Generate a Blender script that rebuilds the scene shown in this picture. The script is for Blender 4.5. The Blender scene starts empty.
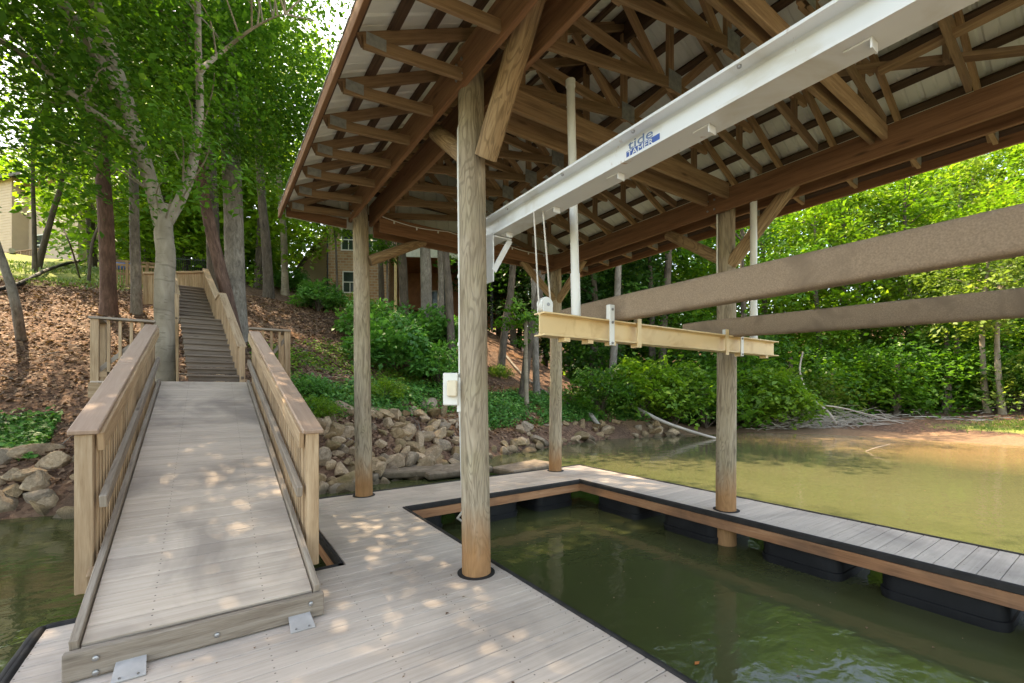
import bpy, math, random
import numpy as np
from mathutils import Vector, Matrix
R = random.Random(7)
NR = np.random.default_rng(11)
sc = bpy.context.scene
COL = sc.collection
S = 1.6                                   # eye height above the dock in metres; plan numbers below are in eye heights
TH = math.radians(34.4)
FPX, CX, HY = 440.0, 512.0, 390.0
def P(b, a, h): return Vector((b*S, a*S, h*S))

# ------------------------------------------------------------------ terrain
SHORE = [(-140,40),(-60,22),(-30,16),(-8,11.9),(-4.5,10.9),(-2.8,10.3),(-1,9.9),(2.2,9.5),(5,10.5),(7.6,11.7),(13.2,12.9),(17.3,12.2),(21.5,10.8),
         (23.2,8.5),(23.6,6),(24.4,2.7),(26,-8),(30,-30),(40,-140)]
def shore_d(x, y):
    best, sg = 1e18, 1
    for (x0,y0),(x1,y1) in zip(SHORE, SHORE[1:]):
        dx, dy = x1-x0, y1-y0
        t = max(0, min(1, ((x-x0)*dx+(y-y0)*dy)/(dx*dx+dy*dy)))
        ex, ey = x-x0-t*dx, y-y0-t*dy
        q = ex*ex+ey*ey
        if q < best:
            best = q; sg = 1 if (dx*(y-y0)-dy*(x-x0)) > 0 else -1
    return sg*math.sqrt(best)
def sstep(a, b, x):
    t = max(0, min(1, (x-a)/(b-a))); return t*t*(3-2*t)
def vnoise(x, y):
    return (math.sin(x*1.3+1.7*math.sin(y*.9))+math.sin(y*1.7+1.3*math.sin(x*1.1+2))+.6*math.sin(x*3.1+y*2.3))/2.6
WZ = -.45
def prof(d, pts):
    for (d0,h0),(d1,h1) in zip(pts, pts[1:]):
        if d <= d1: return h0+(h1-h0)*(d-d0)/(d1-d0)
    return pts[-1][1]
BANK = [(-60,-3.2),(-3,-1.7),(0,-.47),(1.3,.42),(12.8,5.75),(27,10.0),(60,11.5),(200,12)]
BANKM = [(-60,-3.2),(-3,-1.7),(0,-.47),(2.3,1.25),(12.8,5.75),(27,10.0),(60,11.5),(200,12)]
FLAT = [(-60,-3.2),(-3,-1.0),(0,-.47),(7,.1),(13,.7),(26,5.0),(45,11),(200,14)]
def gz(x, y):
    d = shore_d(x, y)
    h = prof(d, BANK)
    m = sstep(.5,2.5,x)*(1-sstep(6.5,8.5,x))
    if m: h = h*(1-m)+prof(d, BANKM)*m
    r = sstep(15, 21, x)
    if r: h = h*(1-r)+prof(d, FLAT)*r
    n = .10*vnoise(x*.55, y*.55)+.05*vnoise(x*1.7+3, y*1.7)
    return h + n*sstep(.2, 2.5, d)
def ray(px, py=HY):
    q = (px-CX)/FPX
    return Vector((math.sin(TH)+q*math.cos(TH), math.cos(TH)-q*math.sin(TH), (HY-py)/FPX))
def on_ground(px, py, z0=4.0, z1=95):
    """walk a sight line to the hillside: the real spot there"""
    r = ray(px, py); z = z0
    while z < z1:
        p = r*z; p.z += S
        if p.z <= max(gz(p.x, p.y), WZ): return Vector((p.x, p.y, gz(p.x, p.y)))
        z += .06
    return Vector((p.x, p.y, gz(p.x, p.y)))
def along(px, dist, py=HY):
    p = ray(px, py)*dist; p.z += S
    return p
def at_dist(px, dist):
    p = along(px, dist); return Vector((p.x, p.y, gz(p.x, p.y)))

# ------------------------------------------------------------------ materials
def nd(nt, t, **k):
    n = nt.nodes.new(t)
    for a, v in k.items(): setattr(n, a, v)
    return n
class M:
    pass
def base(name):
    m = bpy.data.materials.new(name); m.use_nodes = True
    nt = m.node_tree; b = nt.nodes['Principled BSDF']
    return m, nt, b
def ramp(nt, fac, cols):
    r = nd(nt, 'ShaderNodeValToRGB')
    els = r.color_ramp.elements
    while len(els) < len(cols): els.new(.5)
    for e, (p, c) in zip(els, cols): e.position = p; e.color = (*c, 1)
    nt.links.new(fac, r.inputs[0]); return r.outputs[0]
def mix(nt, f, a, b, mode='MIX'):
    n = nd(nt, 'ShaderNodeMix', data_type='RGBA', blend_type=mode)
    for s, v in ((n.inputs[0], f), (n.inputs[6], a), (n.inputs[7], b)):
        if isinstance(v, (int, float)): s.default_value = v
        elif isinstance(v, tuple): s.default_value = (*v, 1)
        else: nt.links.new(v, s)
    return n.outputs[2]
def math_(nt, op, a, b=None, c=None):
    n = nd(nt, 'ShaderNodeMath', operation=op)
    for i, v in enumerate((a, b, c)):
        if v is None: continue
        if isinstance(v, (int, float)): n.inputs[i].default_value = v
        else: nt.links.new(v, n.inputs[i])
    return n.outputs[0]
def noise(nt, vec, scale, detail=4, dist=0, rough=.55):
    n = nd(nt, 'ShaderNodeTexNoise'); n.inputs['Scale'].default_value = scale
    n.inputs['Detail'].default_value = detail; n.inputs['Distortion'].default_value = dist
    n.inputs['Roughness'].default_value = rough
    if vec is not None: nt.links.new(vec, n.inputs['Vector'])
    return n.outputs['Fac']
def mapping(nt, vec, scale):
    n = nd(nt, 'ShaderNodeMapping'); n.inputs['Scale'].default_value = scale
    nt.links.new(vec, n.inputs['Vector']); return n.outputs[0]
def bump(nt, b, h, strength, dist=.01):
    n = nd(nt, 'ShaderNodeBump'); n.inputs['Strength'].default_value = strength; n.inputs['Distance'].default_value = dist
    nt.links.new(h, n.inputs['Height']); nt.links.new(n.outputs[0], b.inputs['Normal'])
def uvs(nt): return nd(nt, 'ShaderNodeUVMap', uv_map='UVMap').outputs[0]
def attr(nt, n='rnd'): return nd(nt, 'ShaderNodeAttribute', attribute_name=n).outputs['Fac']
def objc(nt): return nd(nt, 'ShaderNodeTexCoord').outputs['Object']
def posn(nt): return nd(nt, 'ShaderNodeNewGeometry').outputs['Position']
def wood(name, c0, c1, c2, su=1.6, sv=26, rough=.75, bm=.35, var=.35, dirt=None, screws=False, dist=.6, stain=None, knots=True, rings=0):
    m, nt, b = base(name); uv = uvs(nt)
    g = noise(nt, mapping(nt, uv, (su, sv, 1)), 1.0, 6, dist, .6)
    g2 = noise(nt, mapping(nt, uv, (su*6, sv*5, 1)), 1.0, 3, 0)
    gg = math_(nt, 'ADD', math_(nt, 'MULTIPLY', g, .72), math_(nt, 'MULTIPLY', g2, .28))
    c = ramp(nt, gg, [(.30, c0), (.5, c1), (.70, c2)])
    if rings:
        rg = math_(nt, 'SINE', math_(nt, 'MULTIPLY', noise(nt, mapping(nt, uv, (.8, 4.2, 1)), 1.0, 2.5, 1.1, .5), 95))
        c = mix(nt, ramp(nt, math_(nt, 'MULTIPLY', math_(nt, 'ADD', rg, 1), .5), [(.0, (rings,)*3), (.45, (0,0,0))]), c, tuple(x*.6 for x in c0))
        gg = math_(nt, 'ADD', math_(nt, 'MULTIPLY', rg, .12), gg)
    if knots:
        vo = nd(nt, 'ShaderNodeTexVoronoi'); vo.inputs['Scale'].default_value = 1
        nt.links.new(mapping(nt, uv, (1.3, 5, 1)), vo.inputs['Vector'])
        k = ramp(nt, vo.outputs['Distance'], [(.03, (1,1,1)), (.11, (0,0,0))])
        c = mix(nt, math_(nt, 'MULTIPLY', k, .7), c, tuple(x*.45 for x in c0))
    r = attr(nt)
    v = math_(nt, 'ADD', math_(nt, 'MULTIPLY', r, var), 1-var/2)
    cc = nd(nt, 'ShaderNodeCombineColor'); 
    for i in range(3): nt.links.new(v, cc.inputs[i])
    c = mix(nt, 1.0, c, cc.outputs[0], 'MULTIPLY')
    if dirt:
        dn = noise(nt, posn(nt), dirt[1], 5, .5)
        c = mix(nt, ramp(nt, dn, [(.48, (0,0,0)), (.68, (dirt[2],)*3)]), c, dirt[0])
    if stain:                              # a tide stain left by the water round the foot of the piling
        sx = nd(nt, 'ShaderNodeSeparateXYZ'); nt.links.new(posn(nt), sx.inputs[0])
        z = math_(nt, 'ADD', sx.outputs[2], math_(nt, 'MULTIPLY', noise(nt, mapping(nt, uv, (2, 9, 1)), 1, 4), .45))
        s = ramp(nt, math_(nt, 'SUBTRACT', z, stain[1]), [(.05, (1,1,1)), (.5, (0,0,0))])
        c = mix(nt, math_(nt, 'MULTIPLY', s, .95), c, mix(nt, gg, tuple(x*.55 for x in stain[0]), stain[0]))
        gn = noise(nt, posn(nt), 2.2, 4)
        c = mix(nt, ramp(nt, gn, [(.47, (0,0,0)), (.66, (.6,)*3)]), c, mix(nt, 1.0, c, stain[2], 'MULTIPLY'))
    if screws:
        sx = nd(nt, 'ShaderNodeSeparateXYZ'); nt.links.new(uv, sx.inputs[0])
        fu = math_(nt, 'FRACT', math_(nt, 'DIVIDE', sx.outputs[0], .6))
        fv = math_(nt, 'FRACT', math_(nt, 'DIVIDE', sx.outputs[1], 1.0))
        du = math_(nt, 'MULTIPLY', math_(nt, 'ABSOLUTE', math_(nt, 'SUBTRACT', fu, .5)), .6)
        dv = math_(nt, 'ABSOLUTE', math_(nt, 'SUBTRACT', math_(nt, 'ABSOLUTE', math_(nt, 'SUBTRACT', fv, .069)), .042))
        d = math_(nt, 'ADD', math_(nt, 'POWER', du, 2), math_(nt, 'POWER', dv, 2))
        s = math_(nt, 'LESS_THAN', d, .0052**2)
        c = mix(nt, math_(nt, 'MULTIPLY', s, .75), c, (.05,.04,.035))
    nt.links.new(c, b.inputs['Base Color']); b.inputs['Roughness'].default_value = rough
    b.inputs['Specular IOR Level'].default_value = .3
    bump(nt, b, gg, bm, .012)
    return m
def plain(name, c, rough=.5, metal=0, var=.12, scale=6, bm=0.0, spec=.5, c2=None, cs=.5):
    m, nt, b = base(name); p = posn(nt)
    n = noise(nt, p, scale, 5)
    lo = tuple(x*(1-var) for x in c); hi = tuple(min(1, x*(1+var)) for x in c)
    col = ramp(nt, n, [(.3, lo), (.7, hi)])
    if c2: col = mix(nt, ramp(nt, noise(nt, p, scale*cs, 6, .8), [(.52, (0,0,0)), (.66, (1,1,1))]), col, c2)
    nt.links.new(col, b.inputs['Base Color'])
    b.inputs['Roughness'].default_value = rough; b.inputs['Metallic'].default_value = metal
    b.inputs['Specular IOR Level'].default_value = spec
    if bm: bump(nt, b, noise(nt, p, scale*8, 4), bm, .01)
    return m
def leafmat(name, cols, trans=.45, rough=.5):
    m, nt, b = base(name)
    r = attr(nt); oi = nd(nt, 'ShaderNodeObjectInfo').outputs['Random']
    f = math_(nt, 'ADD', math_(nt, 'MULTIPLY', r, .85), math_(nt, 'MULTIPLY', oi, .15))
    n = len(cols)
    c = ramp(nt, f, [(.05+.9*i/(n-1), k) for i, k in enumerate(cols)])
    nt.links.new(c, b.inputs['Base Color']); b.inputs['Roughness'].default_value = rough
    b.inputs['Specular IOR Level'].default_value = .35
    t = nd(nt, 'ShaderNodeBsdfTranslucent')
    nt.links.new(mix(nt, 1.0, c, (1.3, 1.38, .72), 'MULTIPLY'), t.inputs[0])
    ms = nd(nt, 'ShaderNodeMixShader'); ms.inputs[0].default_value = trans
    nt.links.new(b.outputs[0], ms.inputs[1]); nt.links.new(t.outputs[0], ms.inputs[2])
    nt.links.new(ms.outputs[0], nt.nodes['Material Output'].inputs[0])
    return m
def bark(name, c0, c1, su=2, sv=10, bm=.8, spots=None):
    m, nt, b = base(name); uv = uvs(nt)
    n = noise(nt, mapping(nt, uv, (su, sv, 1)), 1, 6, .7, .62)
    n2 = noise(nt, posn(nt), 1.6, 4)
    c = ramp(nt, n, [(.3, c0), (.7, c1)])
    c = mix(nt, ramp(nt, n2, [(.4, (0,0,0)), (.7, (.55,)*3)]), c, tuple(x*.62 for x in c0))
    if spots:
        s = noise(nt, mapping(nt, uv, (7, 1.6, 1)), 1.5, 3, .9)
        c = mix(nt, ramp(nt, s, [(.57, (0,0,0)), (.66, (.5,)*3)]), c, spots)
    nt.links.new(c, b.inputs['Base Color']); b.inputs['Roughness'].default_value = .9
    b.inputs['Specular IOR Level'].default_value = .2
    bump(nt, b, n, bm, .03)
    return m

DECK = wood('weathered_deck', (.43,.35,.285), (.52,.43,.355), (.60,.505,.425), 1.1, 30, .8, .18, .12, ((.20,.165,.14), .9, .55), True, knots=False)
RAMPD = wood('weathered_ramp_boards', (.42,.33,.255), (.51,.41,.325), (.59,.485,.395), 1.1, 30, .8, .22, .18, ((.17,.14,.12), 1.2, .6), True, knots=False)
RAILW = wood('rail_wood', (.22,.13,.07), (.40,.265,.155), (.53,.385,.25), 1.5, 24, .75, .3, .4)
CAPW = wood('rail_cap_wood', (.33,.21,.145), (.39,.26,.185), (.44,.305,.22), 1.0, 20, .7, .12, .15, knots=False)
GREYW = wood('grey_curb_wood', (.14,.10,.075), (.27,.215,.165), (.38,.32,.26), 1.5, 24, .8, .4, .3)
POSTW = wood('piling_wood', (.18,.135,.092), (.36,.29,.205), (.47,.395,.30), 1.3, 13, .85, .6, .15, None, False, 1.6, ((.40,.20,.085), .36, (.92,.95,.84)), True, .42)
POLEW = wood('brace_pole_wood', (.17,.10,.05), (.34,.225,.125), (.45,.32,.19), 1.3, 13, .85, .5, .2, None, False, 1.2, None, True, .5)
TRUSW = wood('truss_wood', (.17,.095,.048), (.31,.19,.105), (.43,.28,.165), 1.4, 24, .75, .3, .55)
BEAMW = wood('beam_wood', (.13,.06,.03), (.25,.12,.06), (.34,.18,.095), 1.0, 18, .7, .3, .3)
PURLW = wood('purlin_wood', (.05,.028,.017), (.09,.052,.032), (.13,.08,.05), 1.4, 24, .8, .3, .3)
STAIRW = wood('stair_wood', (.12,.09,.068), (.20,.152,.115), (.28,.215,.165), 1.2, 24, .85, .3, .35)
FASCW = wood('dock_fascia_wood', (.20,.085,.04), (.36,.17,.085), (.46,.25,.14), 1.0, 16, .7, .25, .25, ((.10,.06,.04), 1.5, .6))
SHEET = plain('roof_sheet_underside', (.74,.75,.69), .45, 0, .08, 1.5, 0, .4, (.60,.59,.53), .6)
GALV = plain('galvanised_plate', (.33,.34,.33), .55, .5, .25, 20)
WHITE = plain('white_painted_steel', (.66,.67,.67), .42, 0, .06, 2, 0, .5, (.55,.53,.48), 1.2)
nt = WHITE.node_tree; b = nt.nodes['Principled BSDF']; p = posn(nt); old = b.inputs['Base Color'].links[0].from_socket
rs = ramp(nt, math_(nt, 'ADD', noise(nt, mapping(nt, p, (9,9,4)), 1, 6, .6, .7), math_(nt, 'MULTIPLY', noise(nt, p, 2.2, 2), .3)), [(.80, (0,0,0)), (.88, (.8,)*3)])
nt.links.new(mix(nt, rs, old, (.34,.17,.07)), b.inputs['Base Color'])
CREAM = plain('cream_painted_steel', (.74,.54,.28), .45, 0, .06, 3, .05, .5, (.62,.42,.20), 1.5)
PVC = plain('white_pvc', (.68,.67,.62), .35, 0, .05, 4)
RUBBER = plain('black_rubber', (.026,.024,.023), .7, 0, .3, 9, 0, .2)
FLOATM = plain('black_float_plastic', (.012,.012,.013), .55, 0, .3, 5, .05, .25)
CARPET = plain('brown_bunk_carpet', (.40,.295,.21), .95, 0, .22, 110, .8, .1, (.31,.23,.165), .03)
ALU = plain('aluminium_plate', (.42,.41,.40), .5, .35, .15, 8, .1)
STEEL = plain('bolt_steel', (.30,.29,.28), .4, .8, .2, 20)
CABLE = plain('lift_cable', (.50,.46,.40), .5, .3, .2, 30)
BLUE = plain('blue_sign_paint', (.03,.09,.32), .4)
SKYBLUE = plain('grey_blue_letters', (.12,.19,.34), .4)
BLACK = plain('black_paint', (.015,.015,.016), .5)
BEIGE = plain('beige_siding', (.50,.37,.26), .8, 0, .06, 2)
ROOFM = plain('grey_shingles', (.11,.095,.085), .9, 0, .3, 9)
TRIM = plain('white_trim', (.72,.70,.64), .6)
REDW = plain('red_cedar_ceiling', (.30,.125,.055), .7, 0, .2, 3)
BARK_BEECH = bark('beech_bark', (.19,.15,.105), (.34,.285,.215), 1.6, 4, .6, (.085,.065,.045))
BARK_RED = bark('reddish_bark', (.075,.042,.032), (.21,.125,.095), 3, 14, 1.0)
BARK_GREY = bark('grey_bark', (.12,.10,.082), (.32,.28,.235), 5, 14, 1.0)
BARK_DARK = bark('dark_bark', (.06,.046,.035), (.17,.135,.105), 3, 12, .9)
DEADW = bark('dead_wood', (.28,.235,.19), (.50,.45,.385), 2, 16, .5)
LEAF_A = leafmat('leaf_green', [(.022,.075,.010), (.045,.135,.016), (.078,.195,.022), (.15,.27,.032)])
LEAF_B = leafmat('leaf_yellow_green', [(.045,.11,.012), (.09,.20,.020), (.16,.29,.030), (.27,.37,.045)])
LEAF_C = leafmat('leaf_shrub', [(.028,.105,.020), (.055,.19,.035), (.095,.26,.05), (.16,.33,.07)], .35)
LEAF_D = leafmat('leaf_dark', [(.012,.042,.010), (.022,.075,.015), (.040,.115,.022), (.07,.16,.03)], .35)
LEAF_E = leafmat('leaf_pale', [(.07,.12,.024), (.13,.20,.042), (.20,.28,.06), (.29,.36,.09)], .45)
LITTER = leafmat('dry_leaves', [(.075,.036,.022), (.14,.072,.042), (.22,.125,.075), (.33,.21,.135)], .1, .8)
GRASSM = leafmat('lawn_grass', [(.07,.12,.02), (.12,.19,.03), (.20,.26,.05)], .3)
def rockmat(name, c0, c1, moss=False):
    m, nt, b = base(name); p = objc(nt); oi = nd(nt, 'ShaderNodeObjectInfo').outputs['Random']
    n = noise(nt, p, 5, 8, .4, .62)
    c = ramp(nt, n, [(.3, c0), (.7, c1)])
    v = math_(nt, 'ADD', math_(nt, 'MULTIPLY', oi, .5), .75)
    cc = nd(nt, 'ShaderNodeCombineColor')
    for i in range(3): nt.links.new(v, cc.inputs[i])
    c = mix(nt, 1.0, c, cc.outputs[0], 'MULTIPLY')
    c = mix(nt, ramp(nt, noise(nt, posn(nt), 3, 5), [(.5, (0,0,0)), (.7, (.55,)*3)]), c, (.13,.11,.04) if moss else (.10,.075,.055))
    wz = nd(nt, 'ShaderNodeSeparateXYZ'); nt.links.new(posn(nt), wz.inputs[0])      # wet silt line just above the water
    wl = ramp(nt, math_(nt, 'ADD', math_(nt, 'SUBTRACT', wz.outputs[2], WZ), math_(nt, 'MULTIPLY', noise(nt, posn(nt), 4, 3), .12)), [(.12, (.8,)*3), (.24, (0,0,0))])
    c = mix(nt, wl, c, (.075,.058,.036))
    nt.links.new(c, b.inputs['Base Color']); b.inputs['Roughness'].default_value = .9; b.inputs['Specular IOR Level'].default_value = .2
    bump(nt, b, noise(nt, p, 14, 8), .7, .03)
    return m
ROCKS = {'tan': rockmat('tan_rock', (.24,.165,.10), (.48,.355,.24)), 'grey': rockmat('grey_rock', (.18,.135,.095), (.38,.295,.215)),
         'brown': rockmat('brown_rock', (.17,.11,.06), (.37,.26,.155), True)}

# ------------------------------------------------------------------ object helpers
ORG = {}
def prop(o, label, cat, group=None, kind=None):
    if label: o['label'] = label
    if cat: o['category'] = cat
    if group: o['group'] = group
    if kind: o['kind'] = kind
    return o
def thing(name, label, cat, loc=(0,0,0), group=None):
    o = bpy.data.objects.new(name, None); COL.objects.link(o)
    o.location = loc; o.empty_display_size = .2; ORG[o.name] = Vector(loc)
    return prop(o, label, cat, group)
def copy_tree(o, loc, rz=None, scale=None):
    def rec(s, par):
        c = s.copy(); COL.objects.link(c); c.parent = par
        if par is None:
            c.location = loc
            if rz is not None: c.rotation_euler = (0,0,rz)
            if scale: c.scale = (scale,)*3 if not isinstance(scale, tuple) else scale
        for k in s.children: rec(k, c)
        return c
    return rec(o, None)
class MB:
    def __init__(s): s.v=[]; s.f=[]; s.uv=[]; s.r=[]; s.mi=[]
    def quad_uv(s, face, uv, mi): s.f.append(face); s.uv.append(uv); s.mi.append(mi)
    def beam(s, p0, p1, w, h, up=(0,0,1), mi=0, rnd=None, v0=None, u0=None):
        p0, p1 = Vector(p0), Vector(p1); d = p1-p0; L = d.length; d.normalize()
        up = Vector(up); side = d.cross(up)
        if side.length < 1e-4: side = d.cross(Vector((0,1,0)))
        side.normalize(); u = side.cross(d)
        i = len(s.v); ou = R.uniform(0,40) if u0 is None else u0; ov = R.randint(0,40) if v0 is None else v0
        for q in (p0, p1):
            for a, b in ((-1,-1),(1,-1),(1,1),(-1,1)):
                s.v.append(q+side*(a*w/2)+u*(b*h/2))
        s.r += [R.random() if rnd is None else rnd]*8
        s.r[-8:] = [s.r[-1]]*8
        def F(ix, wid, vo): s.quad_uv([i+k for k in ix], [(ou,vo),(ou,vo+wid),(ou+L,vo+wid),(ou+L,vo)], mi)
        F((3,2,6,7), w, ov); F((1,0,4,5), w, ov+.33)
        F((0,3,7,4), h, ov+.51); F((2,1,5,6), h, ov+.71)
        s.quad_uv([i+0,i+1,i+2,i+3], [(ou,ov),(ou+.02,ov+w),(ou+.04,ov+w),(ou+.03,ov)], mi)
        s.quad_uv([i+5,i+4,i+7,i+6], [(ou,ov),(ou+.02,ov+w),(ou+.04,ov+w),(ou+.03,ov)], mi)
        return s
    def box(s, lo, hi, mi=0, axis=0):
        lo, hi = Vector(lo), Vector(hi); c = (lo+hi)/2; e = hi-lo
        if axis == 0: return s.beam((lo.x,c.y,c.z), (hi.x,c.y,c.z), e.y, e.z, (0,0,1), mi)
        if axis == 1: return s.beam((c.x,lo.y,c.z), (c.x,hi.y,c.z), e.x, e.z, (0,0,1), mi)
        return s.beam((c.x,c.y,lo.z), (c.x,c.y,hi.z), e.x, e.y, (0,1,0), mi)
    def tube(s, pts, rad, n=10, mi=0, rnd=None, wob=0, cap=True):
        pts = [Vector(p) for p in pts]
        if not isinstance(rad, (list, tuple)): rad = [rad]*len(pts)
        rv = R.random() if rnd is None else rnd; ou = R.uniform(0,40); ov = R.uniform(0,40)
        i0 = len(s.v); L = 0; us = []
        t0 = (pts[1]-pts[0]).normalized()
        x = t0.orthogonal().normalized()
        for k, p in enumerate(pts):
            t = (pts[min(k+1,len(pts)-1)]-pts[max(k-1,0)]).normalized()
            x = (x-t*x.dot(t)).normalized(); y = t.cross(x)
            if k: L += (p-pts[k-1]).length
            us.append(L)
            for j in range(n):
                a = 2*math.pi*j/n; r = rad[k]*(1+wob*math.sin(3*a+L*1.3+ov)*.5+wob*R.uniform(-.5,.5))
                s.v.append(p+x*(math.cos(a)*r)+y*(math.sin(a)*r)); s.r.append(rv)
        for k in range(len(pts)-1):
            c = 2*math.pi*max(rad[k], rad[k+1])
            for j in range(n):
                a, b = i0+k*n+j, i0+k*n+(j+1)%n
                s.quad_uv([a,b,b+n,a+n], [(ou+us[k],ov+c*j/n),(ou+us[k],ov+c*(j+1)/n),(ou+us[k+1],ov+c*(j+1)/n),(ou+us[k+1],ov+c*j/n)], mi)
        if cap:
            for k, rev in ((0,True),(len(pts)-1,False)):
                ix = [i0+k*n+j for j in range(n)]
                if rev: ix.reverse()
                s.quad_uv(ix, [(ou+.05*math.cos(j),ov+.05*math.sin(j)) for j in range(n)], mi)
        return s
    def poly(s, pts, mi=0):
        i = len(s.v); pts = [Vector(p) for p in pts]; s.v += pts; s.r += [R.random()]*len(pts)
        s.quad_uv(list(range(i,i+len(pts))), [(p.x+p.y, p.z+.37*p.y) for p in pts], mi); return s
    def prism(s, prof2, to3, mi=0):
        """prof2: closed 2-D outline; to3(p, k) gives the 3-D point at end k"""
        n = len(prof2); i = len(s.v); rv = R.random(); ou = R.uniform(0,40)
        A = [Vector(to3(p,0)) for p in prof2]; B = [Vector(to3(p,1)) for p in prof2]
        s.v += A+B; s.r += [rv]*(2*n); L = (B[0]-A[0]).length; acc = 0
        for j in range(n):
            k = (j+1) % n; w = (A[k]-A[j]).length
            s.quad_uv([i+j,i+k,i+n+k,i+n+j], [(ou,acc),(ou,acc+w),(ou+L,acc+w),(ou+L,acc)], mi); acc += w
        s.quad_uv([i+j for j in reversed(range(n))], [(ou+p[0],p[1]) for p in reversed(prof2)], mi)
        s.quad_uv([i+n+j for j in range(n)], [(ou+p[0],p[1]) for p in prof2], mi)
        return s
    def build(s, name, mats, parent=None, smooth=False, bev=0, loc=None):
        if not isinstance(mats, (list, tuple)): mats = [mats]
        org = Vector((0,0,0))
        if parent is not None: org = ORG[parent.name]
        elif loc is not None: org = Vector(loc)
        me = bpy.data.meshes.new(name)
        me.from_pydata([tuple(v-org) for v in s.v], [], s.f)
        uvl = me.uv_layers.new(name='UVMap')
        uvl.data.foreach_set('uv', [c for u in s.uv for p in u for c in p])
        at = me.attributes.new('rnd', 'FLOAT', 'POINT'); at.data.foreach_set('value', s.r)
        for m in mats: me.materials.append(m)
        me.polygons.foreach_set('material_index', s.mi)
        if smooth: me.polygons.foreach_set('use_smooth', [True]*len(s.f))
        me.update()
        o = bpy.data.objects.new(name, me); COL.objects.link(o)
        if parent is not None: o.parent = parent
        else: o.location = org
        ORG[o.name] = org
        if smooth and hasattr(me, 'set_sharp_from_angle'): me.set_sharp_from_angle(angle=math.radians(50))
        if bev:
            b = o.modifiers.new('edge', 'BEVEL'); b.width = bev; b.segments = 1; b.limit_method = 'ANGLE'
        return o
def single(mb, name, mats, label, cat, loc, group=None, **k):
    return prop(mb.build(name, mats, None, loc=loc, **k), label, cat, group)

def leaf_mesh(name, pos, nrm, size, mat, parent=None, loc=(0,0,0), rnd=None, aspect=.55, heading=None):
    """many small leaf faces: pos (n,3) world, nrm (n,3), size (n,)"""
    n = len(pos)
    org = np.array(ORG[parent.name] if parent is not None else loc, float)
    nrm = nrm/np.linalg.norm(nrm, axis=1, keepdims=True)
    t = NR.normal(size=(n,3)) if heading is None else heading+.5*NR.normal(size=(n,3))
    t -= nrm*(t*nrm).sum(1, keepdims=True); t /= np.linalg.norm(t, axis=1, keepdims=True)
    w = np.cross(nrm, t); L = size[:,None]; fold = .16*L*nrm
    q = np.empty((n,4,3)); p = pos-org
    q[:,0] = p-t*L*.5; q[:,1] = p+w*L*aspect*.5+fold; q[:,2] = p+t*L*.5; q[:,3] = p-w*L*aspect*.5+fold
    me = bpy.data.meshes.new(name)
    me.vertices.add(n*4); me.loops.add(n*4); me.polygons.add(n)
    me.vertices.foreach_set('co', q.ravel().astype(np.float32))
    me.loops.foreach_set('vertex_index', np.arange(n*4, dtype=np.int32))
    me.polygons.foreach_set('loop_start', np.arange(0, n*4, 4, dtype=np.int32))
    r = NR.random(n) if rnd is None else rnd
    at = me.attributes.new('rnd', 'FLOAT', 'POINT'); at.data.foreach_set('value', np.repeat(r, 4).astype(np.float32))
    me.materials.append(mat); me.update(calc_edges=True)
    o = bpy.data.objects.new(name, me); COL.objects.link(o)
    if parent is not None: o.parent = parent
    else: o.location = tuple(org)
    return o
def sprays(hubs, rad, per, size, flat=.22, droop=.25, tilt=.35):
    """flat leafy sprays round hub points; returns arrays"""
    hubs = np.array(hubs, float); n = len(hubs)
    idx = np.repeat(np.arange(n), per); m = len(idx)
    rr = np.sqrt(NR.random(m))*np.repeat(np.array(rad)*np.ones(n), per)
    aa = NR.random(m)*2*np.pi
    tl = NR.normal(size=(n,2))*tilt
    dx, dy = np.cos(aa)*rr, np.sin(aa)*rr
    dz = dx*tl[idx,0]+dy*tl[idx,1]-droop*rr*rr/np.maximum(.3, np.repeat(np.array(rad)*np.ones(n), per))+NR.normal(size=m)*flat*np.repeat(np.array(rad)*np.ones(n), per)
    pos = hubs[idx]+np.stack([dx,dy,dz],1)
    nrm = np.stack([-tl[idx,0]+.45*NR.normal(size=m), -tl[idx,1]+.45*NR.normal(size=m), np.ones(m)*.9],1)
    sz = size*(.45+1.25*NR.random(m)**1.5)
    hubr = NR.random(n)
    rnd = np.clip(.55*hubr[idx]+.45*NR.random(m), 0, 1)
    head = np.stack([dx,dy,-.3*np.ones(m)],1)
    return pos, nrm, sz, rnd, head

# ------------------------------------------------------------------ world, camera, light
w = bpy.data.worlds.new('World'); sc.world = w; w.use_nodes = True
SUN_EL, SUN_AZ = math.radians(56), math.atan2(-.36, .93)       # azimuth from +y towards +x: front left
sky = w.node_tree.nodes.new('ShaderNodeTexSky'); sky.sky_type = 'NISHITA'; sky.sun_disc = False
sky.sun_elevation = SUN_EL; sky.sun_rotation = SUN_AZ; sky.air_density = 1.0; sky.dust_density = 1.5
w.node_tree.links.new(sky.outputs[0], w.node_tree.nodes['Background'].inputs[0])
w.node_tree.nodes['Background'].inputs[1].default_value = .15
sl = bpy.data.lights.new('sun', 'SUN'); sl.energy = 2.7; sl.angle = math.radians(.5); sl.color = (1,.94,.84)
so = bpy.data.objects.new('sun', sl); COL.objects.link(so)
sd = Vector((math.sin(SUN_AZ)*math.cos(SUN_EL), math.cos(SUN_AZ)*math.cos(SUN_EL), math.sin(SUN_EL)))
so.rotation_euler = sd.to_track_quat('Z', 'Y').to_euler(); so.location = sd*60
cd = bpy.data.cameras.new('camera'); cam = bpy.data.objects.new('camera', cd); COL.objects.link(cam)
cam.location = (0,0,S); cam.rotation_euler = (math.radians(90), 0, -TH)
cd.sensor_width = 36; cd.lens = 36*FPX/1024; cd.shift_y = (HY-341.5)/1024; cd.clip_start = .05; cd.clip_end = 1000
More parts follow.
